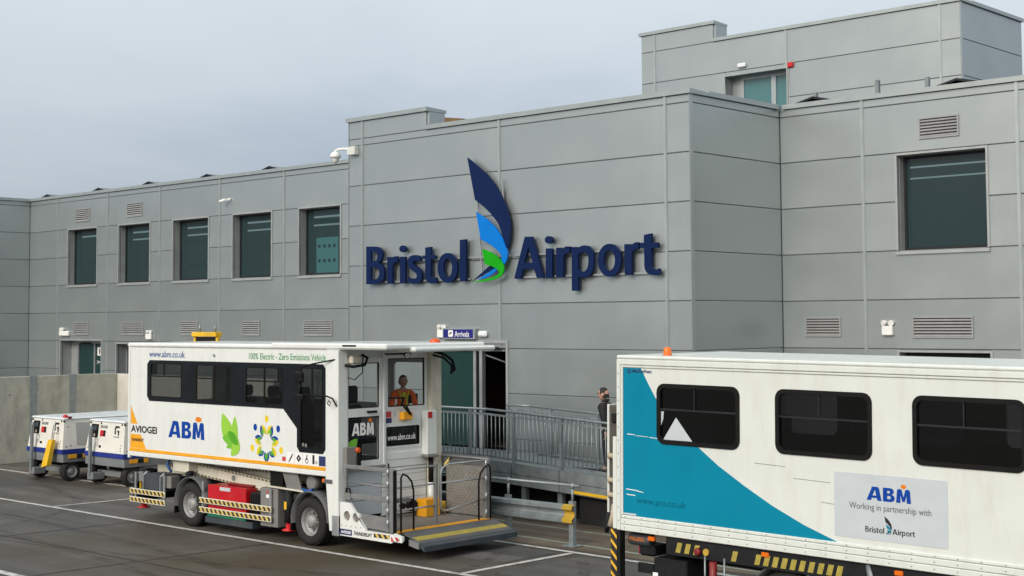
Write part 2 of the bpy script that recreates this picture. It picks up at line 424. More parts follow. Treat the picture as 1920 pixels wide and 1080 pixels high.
class MB:
    def __init__(s):
        s.v, s.f, s.sm, s.mi, s.cur = [], [], [], [], 0
    def face(s, f, sm=False):
        s.f.append(f); s.sm.append(sm); s.mi.append(s.cur)
    def add(s, vs, fs, sm=False):
        k = len(s.v); s.v += [tuple(x) for x in vs]
        for f in fs: s.face(tuple(i + k for i in f), sm)
        return s
    def box(s, x0, x1, y0, y1, z0, z1):
        x0, x1 = min(x0, x1), max(x0, x1); y0, y1 = min(y0, y1), max(y0, y1); z0, z1 = min(z0, z1), max(z0, z1)
        return s.add([(x0,y0,z0),(x1,y0,z0),(x1,y1,z0),(x0,y1,z0),(x0,y0,z1),(x1,y0,z1),(x1,y1,z1),(x0,y1,z1)],
              [(0,3,2,1),(4,5,6,7),(0,1,5,4),(1,2,6,5),(2,3,7,6),(3,0,4,7)])
    def cbox(s, x0, x1, y0, y1, z0, z1, c=0.01):
        """box with every edge chamfered"""
        lo = (min(x0,x1), min(y0,y1), min(z0,z1)); hi = (max(x0,x1), max(y0,y1), max(z0,z1))
        c = min(c, *[(hi[i]-lo[i])*0.45 for i in range(3)])
        vs, idx = [], {}
        for sx in (0, 1):
            for sy in (0, 1):
                for sz in (0, 1):
                    sg = (sx, sy, sz)
                    for a in range(3):
                        p = [0, 0, 0]
                        for b in range(3):
                            e = hi[b] if sg[b] else lo[b]
                            p[b] = e if b == a else (e - c if sg[b] else e + c)
                        idx[sg, a] = len(vs); vs.append(tuple(p))
        fs = []
        for a in range(3):
            b, d = (a + 1) % 3, (a + 2) % 3
            for sa in (0, 1):
                def g(sb, sd):
                    sg = [0, 0, 0]; sg[a] = sa; sg[b] = sb; sg[d] = sd
                    return idx[tuple(sg), a]
                q = [g(0, 0), g(1, 0), g(1, 1), g(0, 1)]
                fs.append(tuple(q if sa else q[::-1]))
        for a in range(3):                       # edge chamfers along axis a
            b, d = (a + 1) % 3, (a + 2) % 3
            for sb in (0, 1):
                for sd in (0, 1):
                    def g(sa, ax):
                        sg = [0, 0, 0]; sg[a] = sa; sg[b] = sb; sg[d] = sd
                        return idx[tuple(sg), ax]
                    q = [g(0, b), g(1, b), g(1, d), g(0, d)]
                    fs.append(tuple(q if sb == sd else q[::-1]))
        for sx in (0, 1):
            for sy in (0, 1):
                for sz in (0, 1):
                    q = [idx[(sx, sy, sz), a] for a in range(3)]
                    fs.append(tuple(q if (sx + sy + sz) % 2 else q[::-1]))
        return s.add(vs, fs)
    def bar(s, p, q, w, h=None, upv=(0, 0, 1)):
        p, q = Vector(p), Vector(q); d = (q - p).normalized(); h = h or w
        u = Vector(upv)
        if abs(d.dot(u)) > 0.98: u = Vector((0, 1, 0))
        a = d.cross(u).normalized() * w / 2; b = a.cross(d).normalized() * h / 2
        vs = [p-a-b, p+a-b, p+a+b, p-a+b, q-a-b, q+a-b, q+a+b, q-a+b]
        return s.add(vs, [(0,3,2,1),(4,5,6,7),(0,1,5,4),(1,2,6,5),(2,3,7,6),(3,0,4,7)])
    def tube(s, pts, r, n=8, closed=False, caps=True):
        pts = [Vector(p) for p in pts]; k = len(s.v); m = len(pts); prev = None
        rs = r if isinstance(r, (list, tuple)) else [r] * m
        for i, p in enumerate(pts):
            a = pts[i-1] if (i or closed) else p; b = pts[(i+1) % m] if (i < m-1 or closed) else p
            d = (b - a).normalized()
            u = prev if prev is not None else (Vector((0,0,1)) if abs(d.z) < .9 else Vector((1,0,0)))
            u = (u - d * u.dot(d)).normalized(); prev = u; w = d.cross(u)
            for j in range(n):
                t = 2*math.pi*j/n; s.v.append(tuple(p + (u*math.cos(t) + w*math.sin(t)) * rs[i]))
        for i in range(m if closed else m-1):
            for j in range(n):
                s.face((k+i*n+j, k+i*n+(j+1)%n, k+((i+1)%m)*n+(j+1)%n, k+((i+1)%m)*n+j), True)
        if caps and not closed:
            s.face(tuple(k+j for j in range(n))[::-1]); s.face(tuple(k+(m-1)*n+j for j in range(n)))
        return s
    def cyl(s, p, q, r, r2=None, n=16):
        return s.tube([p, q], [r, r if r2 is None else r2], n)
    def lathe(s, o, axis, prof, n=20, caps=True):
        """prof: (radius, distance along axis)"""
        o, d = Vector(o), Vector(axis).normalized()
        u = Vector((0,0,1)) if abs(d.z) < .9 else Vector((1,0,0)); u = (u - d*u.dot(d)).normalized(); w = d.cross(u)
        k = len(s.v)
        for r, h in prof:
            for j in range(n):
                t = 2*math.pi*j/n; s.v.append(tuple(o + d*h + (u*math.cos(t)+w*math.sin(t))*r))
        for i in range(len(prof)-1):
            for j in range(n):
                s.face((k+i*n+j, k+i*n+(j+1)%n, k+(i+1)*n+(j+1)%n, k+(i+1)*n+j), True)
        if caps: s.face(tuple(k+j for j in range(n))[::-1]); s.face(tuple(k+(len(prof)-1)*n+j for j in range(n)))
        return s
    def plate(s, outs, fn, t=0.0):
        """outline + holes in 2D; fn(u, v, d) -> point, d = 0 at the front and t at the back"""
        polys = [[Vector((a, b, 0)) for a, b in o] for o in outs]
        tri = tessellate_polygon(polys); flat = [p for o in polys for p in o]; n = len(flat)
        k = len(s.v); s.v += [tuple(fn(p.x, p.y, 0)) for p in flat]
        if t: s.v += [tuple(fn(p.x, p.y, t)) for p in flat]
        # orientation so that the front looks towards -d
        e = Vector(fn(0, 0, 0)); nd = (e - Vector(fn(0, 0, 1)))
        for a, b, c in tri:
            A, B, Cc = (Vector(s.v[k+i]) for i in (a, b, c))
            nn = (B-A).cross(Cc-A)
            if nn.length < 1e-9: continue
            if nn.dot(nd) < 0: a, b, c = a, c, b
            s.face((k+a, k+b, k+c))
            if t: s.face((k+n+a, k+n+c, k+n+b))
        if t:
            i0 = 0
            for o in polys:
                m = len(o)
                ar = sum(o[i].x*o[(i+1)%m].y - o[(i+1)%m].x*o[i].y for i in range(m))
                for i in range(m):
                    a, b = i0+i, i0+(i+1)%m
                    s.face((k+a, k+b, k+n+b, k+n+a))
                i0 += m
        return s
    def mesh(s, name, mats, off=(0, 0, 0)):
        me = bpy.data.meshes.new(name)
        ox, oy, oz = off
        me.from_pydata([(x-ox, y-oy, z-oz) for x, y, z in s.v], [], s.f)
        for mm in (mats if isinstance(mats, (list, tuple)) else [mats]): me.materials.append(MATS[mm])
        me.polygons.foreach_set('use_smooth', s.sm); me.polygons.foreach_set('material_index', s.mi)
        me.update()
        return me
    def build(s, name, mats, parent=None, fix=False, **tags):
        if parent is not None:
            off = ORG.get(parent.name, (0, 0, 0))
            o = link(bpy.data.objects.new(name, s.mesh(name, mats, off))); o.parent = parent
            ORG[o.name] = off
        else:
            xs = [p[0] for p in s.v]; ys = [p[1] for p in s.v]; zs = [p[2] for p in s.v]
            off = ((min(xs)+max(xs))/2, (min(ys)+max(ys))/2, min(zs))
            o = link(bpy.data.objects.new(name, s.mesh(name, mats, off))); o.location = off; ORG[o.name] = off
        if fix: fix_normals(o.data)
        for k2, v2 in tags.items(): o[k2] = v2
        return o

def fix_normals(me):
    import bmesh
    bm = bmesh.new(); bm.from_mesh(me); bmesh.ops.recalc_face_normals(bm, faces=bm.faces); bm.to_mesh(me); bm.free()

def tag(o, label, cat, group=None):
    o['label'] = label; o['category'] = cat
    if group: o['group'] = group
    return o

def thing(name, label, cat, loc=(0, 0, 0), group=None, local=False):
    o = link(bpy.data.objects.new(name, None)); o.empty_display_size = 0.3
    o.location = loc; ORG[o.name] = (0, 0, 0) if local else tuple(loc)
    return tag(o, label, cat, group)

def copy_tree(o, parent=None):
    c = o.copy(); link(c); c.parent = parent; ORG[c.name] = ORG.get(o.name, (0, 0, 0))
    for ch in list(o.children): copy_tree(ch, c)
    return c

def side(y):                                 # 2D (x, z) on a face that looks towards -Y, d runs into the wall
    return lambda a, b, d: (a, y + d, b)
def front(x):                                # 2D (y, z) on a face that looks towards +X
    return lambda a, b, d: (x - d, a, b)

# ------------------------------------------------------------------ lettering
_tx = {}
def text_tris(s, bold=0.0):
    key = (s, bold)
    if key not in _tx:
        cu = bpy.data.curves.new('lettering', 'FONT'); cu.body = s; cu.size = 1.0; cu.offset = bold; cu.resolution_u = 3
        ob = bpy.data.objects.new('lettering', cu); col.objects.link(ob)
        dg = bpy.context.evaluated_depsgraph_get()
        me = bpy.data.meshes.new_from_object(ob.evaluated_get(dg))
        vs = [tuple(v.co) for v in me.vertices]; fs = [tuple(p.vertices) for p in me.polygons]
        bpy.data.objects.remove(ob); bpy.data.curves.remove(cu); bpy.data.meshes.remove(me)
        xs = [v[0] for v in vs]; ys = [v[1] for v in vs]
        _tx[key] = (vs, fs, min(xs), max(xs), min(ys), max(ys))
    return _tx[key]

def text(mb, s, fn, x0, x1, z0, z1, bold=0.0, slant=0.0):
    """s drawn to fill x0..x1, z0..z1 (the ink box) on the surface fn, facing -d"""
    vs, fs, ax, bx, ay, by = text_tris(s, bold)
    k = len(mb.v)
    for x, y, _ in vs:
        t = (y - ay) / (by - ay)
        mb.v.append(tuple(fn(x0 + (x - ax) / (bx - ax) * (x1 - x0) + slant * t, z0 + t * (z1 - z0), 0)))
    e = Vector(fn(0, 0, 0)) - Vector(fn(0, 0, 1))
    for f in fs:
        A, B, Cc = (Vector(mb.v[k + f[i]]) for i in (0, 1, 2))
        g = tuple(k + i for i in f)
        mb.face(g if (B-A).cross(Cc-A).dot(e) > 0 else g[::-1])
    return mb

# rounded three letter logo, unit box 0..1 x 0..1 for the letters, the dot above
LOGO = [
 [[(0.0,0.0),(0.11,0.84),(0.115,0.93,1),(0.12,1.0,1),(0.175,1.0),(0.215,1.0),(0.27,1.0,1),(0.28,0.93,1),(0.29,0.84),(0.345,0.0),(0.25,0.0),(0.235,0.18),(0.12,0.18),(0.10,0.0)],[(0.137,0.36),(0.222,0.36),(0.20,0.74),(0.185,0.74)]],
 [[(0.375,0.0),(0.375,1.0),(0.52,1.0),(0.62,1.0,1),(0.62,0.76),(0.62,0.60,1),(0.565,0.54),(0.64,0.47,1),(0.64,0.29),(0.64,0.0,1),(0.53,0.0)],[(0.47,0.80),(0.47,0.61),(0.50,0.61),(0.535,0.61,1),(0.535,0.70),(0.535,0.80,1),(0.50,0.80)],[(0.47,0.43),(0.47,0.20),(0.51,0.20),(0.55,0.20,1),(0.55,0.31),(0.55,0.43,1),(0.51,0.43)]],
 [[(0.67,0.0),(0.69,0.86),(0.69,1.0,1),(0.75,1.0),(0.79,1.0,1),(0.80,0.90),(0.835,0.42),(0.87,0.90),(0.88,1.0,1),(0.92,1.0),(0.975,1.0,1),(0.98,0.86),(1.0,0.0),(0.905,0.0),(0.90,0.55),(0.865,0.10),(0.805,0.10),(0.77,0.55),(0.765,0.0)]],
]
def abm(mb, fn, x0, x1, z0, z1, dot=0.085):
    """letters in slot 0, the round dot in slot 1"""
    w, h = x1 - x0, z1 - z0
    mb.cur = 0
    for L in LOGO:
        mb.plate([[(x0 + a*w, z0 + b*h) for a, b in quad(o)] for o in L], fn)
    mb.cur = 1
    mb.plate([circ(x0 + 0.835*w, z1 + 0.18*h, dot*w, 14, 0.16*h)], fn)
    mb.cur = 0
    return mb

# ------------------------------------------------------------------ ground and markings
def sheet(name, x0, x1, y0, y1, z, m):
    o = MB().add([(x0,y0,z),(x1,y0,z),(x1,y1,z),(x0,y1,z)], [(0,1,2,3)]).build(name, m)
    o['kind'] = 'structure'
    return o
sheet('ground', -700, 700, -700, 700, 0.0, 'asphalt')
sheet('footway', -37.0, -3.0, 19.15, 23.4, 0.004, 'asphalt_brown')
sheet('asphalt_patch', -15.9, -12.2, 16.6, 18.7, 0.004, 'asphalt_dark')
sheet('asphalt_patch', -18.6, -16.5, 17.3, 18.75, 0.004, 'asphalt_dark')

def stripe(name, pts, w, m, z=0.008, label='', cat='marking'):
    mb = MB(); h = w / 2
    for (x0, y0), (x1, y1) in zip(pts, pts[1:]):
        d = Vector((x1-x0, y1-y0, 0)).normalized(); nx, ny = -d.y*h, d.x*h
        n = max(1, int((Vector((x1-x0, y1-y0, 0)).length) / 1.5))
        for i in range(n):
            a, b = i/n, (i+1)/n
            ax, ay, bx, by = x0+(x1-x0)*a, y0+(y1-y0)*a, x0+(x1-x0)*b, y0+(y1-y0)*b
            mb.add([(ax-nx,ay-ny,z),(bx-nx,by-ny,z),(bx+nx,by+ny,z),(ax+nx,ay+ny,z)], [(0,1,2,3)])
    o = mb.build(name, m); o['kind'] = 'structure'; return o
stripe('bay_line', [(-75, 16.19), (-4, 16.17)], 0.12, 'line_white')
stripe('bay_line', [(-28.93, 16.26), (-28.76, 19.33)], 0.10, 'line_white')
stripe('bay_line', [(-16.27, 16.25), (-16.24, 18.86)], 0.12, 'line_white')
stripe('bay_line', [(-60, 19.3), (-31.1, 19.42), (-18.44, 19.03), (-10, 18.75)], 0.12, 'line_white')
stripe('bay_line', [(-75, 11.43), (-20.9, 11.43)], 0.16, 'line_white')
stripe('walkway_line', [(-30.0, 21.4), (-20.31, 21.06), (-10, 20.5)], 0.07, 'line_green')
stripe('walkway_line', [(-24.0, 20.0), (-18.42, 19.75), (-10, 19.25)], 0.08, 'line_green')
# sealed seams between the laid strips
mat('seam', (0.035, 0.034, 0.033), 0.7)
for a, b in (((-40, 13.35), (-25.9, 13.42)), ((-25.9, 13.42), (-12, 13.6)), ((-25.9, 9.0), (-25.47, 16.12)), ((-21.4, 9.0), (-21.1, 16.12)), ((-33.0, 9), (-32.8, 16.12))):
    stripe('asphalt_seam', [a, b], 0.035, 'seam', z=0.006)
# tyre marks where vehicles pull in and out of the bays
for pts in ([(-40, 15.2), (-30, 15.0), (-22, 14.4), (-15, 13.2)], [(-40, 14.1), (-30, 13.9), (-22, 13.2), (-15, 12.0)], [(-36, 12.5), (-27, 12.9), (-20, 14.2), (-15, 15.7)],
            [(-33, 18.2), (-29.6, 17.2), (-27.6, 15.4), (-26.8, 13)], [(-15.6, 18.4), (-14.6, 17.2), (-13.4, 15.0)], [(-17.3, 18.2), (-16.6, 16.9), (-15.9, 14.6), (-15.5, 12)]):
    fine = []
    for i in range(len(pts)-1):
        p0, p1, p2, p3 = (Vector(pts[max(0, min(len(pts)-1, i+k))]) for k in (-1, 0, 1, 2))
        for j in range(8):
            q = j/8; fine.append(tuple(.5*((2*p1) + (p2-p0)*q + (2*p0-5*p1+4*p2-p3)*q*q + (3*p1-p0-3*p2+p3)*q**3)))
    stripe('tyre_mark', fine + [pts[-1]], 0.21, 'tyre_rubber', z=0.011)
# the airfield behind the camera, seen only as reflections in the glass
sheet('grass_field', -600, 600, -600, -70, 0.004, 'grass')
sheet('runway', -600, 600, -190, -145, 0.010, 'asphalt_dark')
hl = MB(); n_ = 60
for i in range(n_):
    x0_, x1_ = -650 + 1300*i/n_, -650 + 1300*(i+1)/n_
    h0, h1 = (9 + 5*math.sin(i*.7) + 3*math.sin(i*2.1) for i in (i, i+1))
    hl.add([(x0_, -520, 0), (x1_, -520, 0), (x1_, -540, h1), (x0_, -540, h0), (x0_, -600, 0), (x1_, -600, 0)], [(0, 3, 2, 1), (3, 4, 5, 2)])
hl.build('hills', 'far_trees')['kind'] = 'structure'

# ------------------------------------------------------------------ terminal building
YB, YW, YT, XC = 23.40, 26.74, 36.0, -16.93
bld = thing('terminal_building', 'grey panel clad airport terminal building with dark green glazed windows', 'building', (-28, 26, 0))
BO = Vector((-28, 26, 0))
_pc = {}
def panel(F, u0, u1, z0, z1, parent, t=0.05, name='panel', m='panel', gap=0.0055):
    """one cladding panel: a thin tray with chamfered edges; F = ('y', y) faces -Y, ('x', x) faces +X"""
    w, h = round(u1-u0-2*gap, 3), round(z1-z0-2*gap, 3)
    if w < 0.03 or h < 0.03: return
    key = (F[0], w, h, t, m)
    if key not in _pc:
        c = 0.010; a, b = w/2, h/2
        P = [(-a,0,-b),(a,0,-b),(a,0,b),(-a,0,b),(-a,-(t-c),-b),(a,-(t-c),-b),(a,-(t-c),b),(-a,-(t-c),b),(-a+c,-t,-b+c),(a-c,-t,-b+c),(a-c,-t,b-c),(-a+c,-t,b-c)]
        if F[0] == 'x': P = [(-y, x, z) for x, y, z in P]
        mb = MB().add(P, [(8,9,10,11),(4,5,9,8),(5,6,10,9),(6,7,11,10),(7,4,8,11),(0,1,5,4),(1,2,6,5),(2,3,7,6),(3,0,4,7)])
        _pc[key] = mb.mesh(name, m)
    o = link(bpy.data.objects.new(name, _pc[key]))
    c = Vector(((u0+u1)/2, F[1], (z0+z1)/2)) if F[0] == 'y' else Vector((F[1], (u0+u1)/2, (z0+z1)/2))
    o.parent = parent; o.location = c - BO
    return o

def minus(r, hs):
    out = [r]
    for h in hs:
        nx = []
        for (a, b, c, d) in out:
            e, f, g, k = h
            if e >= b-.01 or f <= a+.01 or g >= d-.01 or k <= c+.01: nx.append((a,b,c,d)); continue
            if e > a: nx.append((a, e, c, d))
            if f < b: nx.append((f, b, c, d))
            a2, b2 = max(a, e), min(b, f)
            if k < d: nx.append((a2, b2, k, d))
            if g > c: nx.append((a2, b2, c, g))
        out = nx
    return out

def clad(F, us, zs, parent, holes=()):
    for u0, u1 in zip(us, us[1:]):
        for z0, z1 in zip(zs, zs[1:]):
            for r in minus((u0, u1, z0, z1), holes):
                if r[1]-r[0] > .05 and r[3]-r[2] > .05: panel(F, *r, parent)

def core(name, F, u0, u1, z0, z1, th, holes=()):
    """solid wall behind the panels with real openings"""
    mb = MB()
    us = sorted({u0, u1, *[h[0] for h in holes], *[h[1] for h in holes]})
    for a, b in zip(us, us[1:]):
        for r in minus((a, b, z0, z1), holes):
            if F[0] == 'y': mb.box(r[0], r[1], F[1], F[1]+th, r[2], r[3])
            else: mb.box(F[1]-th, F[1], r[0], r[1], r[2], r[3])
    return mb.build(name, 'core', bld)

def trim(F, u, z0, z1, parent, w=0.075, n=0.068):
    mb = MB()
    if F[0] == 'y':
        mb.box(u-w/2, u+w/2, F[1]-n, F[1], z0, z1); mb.box(u-w*.28, u+w*.28, F[1]-n-.012, F[1]-n, z0, z1)
    else: mb.box(F[1], F[1]+n, u-w/2, u+w/2, z0, z1)
    mb.build('joint_trim', 'trim', parent)

ROWS = [0.0, 0.385, 1.385, 2.385, 3.385, 4.385, 5.385, 6.385, 7.385, 8.39]
T = 0.05
# openings ---------------------------------------------------------------
LW = [(-46.72, -44.78), (-43.37, -41.47), (-40.09, -38.12), (-36.81, -34.86), (-33.52, -31.64)]
lw_h = [(a, b, 5.385, 7.36) for a, b in LW] + [(-47.15, -44.42, 1.12, 3.40), (-43.43, -40.9, 1.12, 3.30)]
rw_h = [(-14.10, -12.20, 5.385, 7.33), (-14.13, -12.20, 1.385, 3.32)]
bk_h = [(-24.55, -21.96, 1.12, 3.52)]
tw_h = [(-24.62, -22.46, 8.6, 11.36)]
c_l = core('wing_wall', ('y', YW), -49.6, -27.0, 0, 8.60, 0.5, lw_h)
c_r = core('wing_wall', ('y', YW), XC, -4.0, 0, 8.60, 0.5, rw_h)
c_b = core('entrance_block_wall', ('y', YB), -27.36, XC-.003, 0, 8.58, 0.5, bk_h)
MB().box(XC-.5, XC-.003, YB+.5, YW+.5, 0, 8.575).box(-27.355, -26.9, YB+.5, YW+2, 0, 8.57).box(-27.358, -24.55, YB+.003, YB+.45, 8.58, 9.0).build('entrance_block_return', 'core', bld)
c_f = core('flank_wall', ('x', -49.55), 8.0, YW, 0, 8.60, 0.5)
c_t = core('tower_wall', ('y', YT), -27.83, -17.1, 8.0, 12.55, 0.5, tw_h)
MB().box(-17.6, -17.103, YT+.5, 39.9, 8.0, 12.545).box(-27.825, -27.4, YT+.5, 39.9, 8, 12.54).box(-27.8, -17.2, 39.5, 39.88, 8, 12.535).box(-27.828, -25.05, YT+.003, YT+.55, 12.55, 13.05).build('tower_return', 'core', bld)
def PH(hs):                                   # panels stop at the nearest course, the frames cover the rest
    return [(a, b, c, 7.385 if d > 7 else 3.385) for a, b, c, d in hs]
# panels -------------------------------------------------------------------
clad(('y', YW), [-49.55+T, -47.45, -44.09, -40.87, -37.51, -34.24, -30.9, -27.3], ROWS + [8.56], c_l, PH(lw_h))
clad(('y', YW), [XC+T, -14.88, -11.55, -8.2, -4.0], ROWS + [8.56], c_r, PH(rw_h))
clad(('y', YB), [-27.36, -26.84, -22.15, -17.48, XC+T], ROWS + [8.56], c_b, PH(bk_h))
clad(('y', YB), [-27.36, -26.84, -24.56], [8.56, 9.0], c_b)
clad(('x', XC), [YB+.005, YW-T], ROWS + [8.56], c_b)
clad(('x', -49.55), [8.0, 13.0, 18.0, 22.6, YW-T], ROWS + [8.56], c_f)
clad(('y', YT), [-27.83, -27.29, -22.47, -17.64, -17.1+T], [8.4, 9.5, 10.5, 11.5, 12.5], c_t, tw_h)
clad(('y', YT), [-27.83, -27.29, -25.06], [12.5, 13.05], c_t)
clad(('x', -17.1), [YT+.005, 39.85], [8.4, 9.5, 10.5, 11.5, 12.5], c_t)
for u in (-47.45, -44.09, -40.87, -37.51, -34.24, -30.9): trim(('y', YW), u, 3.42 if u < -43 else 0, 8.56, c_l)
for u in (-14.88, -11.55, -8.2): trim(('y', YW), u, 0, 8.56, c_r)
for u, z0 in ((-26.84, 0), (-22.15, 3.56), (-17.48, 0)): trim(('y', YB), u, z0, 9.0 if u < -26 else 8.56, c_b)
for u in (-27.29, -22.47, -17.64): trim(('y', YT), u, 8.4 if u != -22.47 else 11.4, 12.5 if u > -27 else 13.05, c_t)
# corner angles
MB().box(XC+T, XC+T+.012, YB-T-.012, YB+.06, 0, 8.56).build('corner_trim', 'trim', c_b)
MB().box(-17.1+T, -17.1+T+.012, YT-T-.012, YT+.06, 8.4, 12.5).build('corner_trim', 'trim', c_t)
MB().box(-27.36-.012, -27.36, YB-T-.01, YB+.6, 0, 9.0).build('corner_trim', 'trim', c_b)
# copings: a sloped pressed cap with a drip edge
def cop(name, F, u0, u1, z, parent, o=0.09, h=0.10, back=0.55):
    mb = MB()
    if F[0] == 'y':
        y = F[1]-T-o+.03
        mb.add([(u0,y,z),(u1,y,z),(u1,F[1]+back,z),(u0,F[1]+back,z),(u0,y,z+h),(u1,y,z+h),(u1,F[1]+back,z+h-.03),(u0,F[1]+back,z+h-.03)],
               [(0,3,2,1),(4,5,6,7),(0,1,5,4),(1,2,6,5),(2,3,7,6),(3,0,4,7)])
    else:
        x = F[1]+T+o-.03
        mb.add([(x,u0,z),(x,u1,z),(F[1]-back,u1,z),(F[1]-back,u0,z),(x,u0,z+h),(x,u1,z+h),(F[1]-back,u1,z+h-.03),(F[1]-back,u0,z+h-.03)],
               [(0,1,2,3),(7,6,5,4),(4,5,1,0),(5,6,2,1),(6,7,3,2),(7,4,0,3)])
    return mb.build(name, 'coping', parent, fix=True)
cop('coping', ('y', YW), -49.46, -27.37, 8.56, c_l)
cop('coping', ('x', -49.55), 8.0, YW+.4, 8.562, c_f)
cop('coping', ('y', YB), -24.56, XC+T+.06, 8.56, c_b)
cop('coping', ('y', YB), -27.42, -24.48, 9.0, c_b, back=0.56)
cop('coping', ('x', XC), YB+.56, YW-.1, 8.562, c_b)
cop('coping', ('y', YW), XC+.15, -4.0, 8.558, c_r)
cop('coping', ('y', YT), -25.06, -17.1+T+.06, 12.5, c_t)
cop('coping', ('y', YT), -27.9, -24.98, 13.05, c_t, back=0.62)
cop('coping', ('x', -17.1), YT+.56, 39.9, 12.502, c_t)
MB().cbox(-24.56, -24.49, YB-.01, YB+.52, 8.62, 9.0, .008).build('parapet_end', 'panel', c_b)
MB().cbox(-25.06, -24.985, YT-.01, YT+.6, 12.56, 13.05, .008).build('parapet_end', 'panel', c_t)
MB().box(-49.6, -27.3, YW+.5, 48, 7.9, 8.2).box(-27.3, -4, YW+.5, 48, 7.905, 8.205).box(-27.3, XC-.5, YB+.5, YW+.5, 7.91, 8.21).box(-70, -49.6, 8, 48, 7.9, 8.2).build('roof', 'roofing', bld)
MB().box(-27.4, -17.6, YT+.5, 39.5, 12.1, 12.3).build('roof', 'roofing', bld)

# windows -------------------------------------------------------------------
def window(x0, x1, z0, z1, y, glassm='facade_glass', depth=0.25, sill=True):
    mb = MB(); e = 0.045; p = 0.028         # flat surround that stands proud of the panels
    yf = y - T - p
    mb.box(x0-e, x0, yf, y+.02, z0, z1+e); mb.box(x1, x1+e, yf, y+.02, z0, z1+e); mb.box(x0, x1, yf, y+.02, z1, z1+e)
    w = mb.build('window', 'frame_grey', bld)
    MB().box(x0, x0+.012, y+.02, y+depth, z0, z1).box(x1-.012, x1, y+.02, y+depth, z0, z1).box(x0+.012, x1-.012, y+.02, y+depth, z1-.012, z1).build('reveal', 'frame_grey', w)
    if sill: MB().add([(x0-e,yf-.02,z0-.085),(x1+e,yf-.02,z0-.085),(x1+e,yf-.02,z0-.02),(x0-e,yf-.02,z0-.02),(x0-e,y-T-.001,z0-.085),(x1+e,y-T-.001,z0-.085),(x1+e,y+depth,z0+.012),(x0-e,y+depth,z0+.012)],
             [(0,1,2,3),(0,4,5,1),(3,2,6,7),(0,3,7,4),(1,5,6,2),(4,7,6,5)]).build('sill', 'frame_grey', w)
    f = 0.05; a, b, c, d = x0+.012, x1-.012, z0+.014, z1-.012; yd = y+depth-.06
    MB().box(a, a+f, yd, yd+.06, c, d).box(b-f, b, yd, yd+.06, c, d).box(a+f, b-f, yd, yd+.06, d-f, d).box(a+f, b-f, yd, yd+.06, c, c+f).build('frame', 'frame_dark', w)
    MB().add([(a+f, yd+.03, c+f), (b-f, yd+.03, c+f), (b-f, yd+.03, d-f), (a+f, yd+.03, d-f)], [(0, 1, 2, 3)]).build('pane', glassm, w)
    return w
for a, b in LW: window(a, b, 5.385, 7.36, YW)
window(-14.10, -12.20, 5.385, 7.33, YW)
window(-14.13, -12.20, 1.385, 3.32, YW)

# rooms behind the glass: ceiling with strip lights, back wall, floor
def room(x0, x1, y0, y1, z0, z1, strips, shell='interior'):
    MB().box(x0, x1, y1, y1+.05, z0, z1).box(x0-.05, x0, y0, y1, z0, z1).box(x1, x1+.05, y0, y1, z0, z1).box(x0, x1, y0, y1, z0-.05, z0).build('room_wall', 'room_wall', bld)
    MB().box(x0, x1, y0, y1, z1, z1+.05).build('room_ceiling', 'room_ceiling', bld)
    for a, b, y in strips: MB().cbox(a, b, y, y+.09, z1-(.03 if x0 > -30 else .05), z1-.001, .005).build('strip_light', 'strip_light', bld)
room(-52.5, -27.6, YW+.502, YW+7.0, 5.2, 7.42, [(-52.4, -28, YW+2.7), (-52.4, -28, YW+5.2)])
room(-19.5, -5.0, YW+.502, YW+7.0, 5.2, 7.42, [(-19, -6, YW+2.9), (-19, -6, YW+5.3)])
room(-16.3, -5.0, YW+.502, YW+6.0, 1.2, 3.6, [])
fw_ = MB().box(-34.75, -33.75, YW+1.6, YW+1.64, 5.3, 6.62).build('glow_panel', 'daylight_glow', bld)  # the panel's own glow replaces daylight from a window beyond
for i in range(4):
    for z in (6.3, 5.85): MB().box(-34.65+i*.24, -34.55+i*.24, YW+1.585, YW+1.599, z, z+.1).build('panel_dot', 'frame_dark', fw_)
MB().cbox(-35.25, -35.12, YW+1.3, YW+1.5, 5.25, 5.9, .03).build('waste_bin', 'sticker_navy', bld)

def louvre(x0, x1, z0, z1, y, n=6):
    yf = y - T
    mb = MB(); e = .03
    mb.box(x0, x0+e, yf-.035, yf, z0, z1).box(x1-e, x1, yf-.035, yf, z0, z1).box(x0+e, x1-e, yf-.035, yf, z0, z0+e).box(x0+e, x1-e, yf-.035, yf, z1-e, z1)
    fr = mb.build('louvre_grille', 'slat', bld)
    MB().box(x0+e, x1-e, yf-.012, yf-.002, z0+e, z1-e).build('grille_back', 'louvre_dark', fr)
    h = (z1-z0-2*e)/n
    for i in range(n):
        b = z0+e+i*h
        MB().add([(x0+e,yf-.036,b+.01),(x1-e,yf-.036,b+.01),(x1-e,yf-.014,b+h*.62),(x0+e,yf-.014,b+h*.62),(x0+e,yf-.030,b+.0),(x1-e,yf-.030,b+.0),(x1-e,yf-.010,b+h*.55),(x0+e,yf-.010,b+h*.55)],
                 [(0,1,2,3),(7,6,5,4),(0,4,5,1),(3,2,6,7),(0,3,7,4),(1,5,6,2)]).build('slat', 'slat', fr)
for a, b in ((-46.23, -45.28), (-42.88, -41.95)): louvre(a, b, 7.62, 8.09, YW)
for a, b in ((-46.25, -45.30), (-43.11, -41.79), (-39.62, -38.69), (-36.31, -35.42), (-33.29, -32.0)): louvre(a, b, 3.60, 4.05, YW)
louvre(-13.60, -12.74, 7.62, 8.05, YW)
louvre(-16.31, -15.46, 3.63, 4.04, YW)
louvre(-13.83, -12.54, 3.61, 4.04, YW)

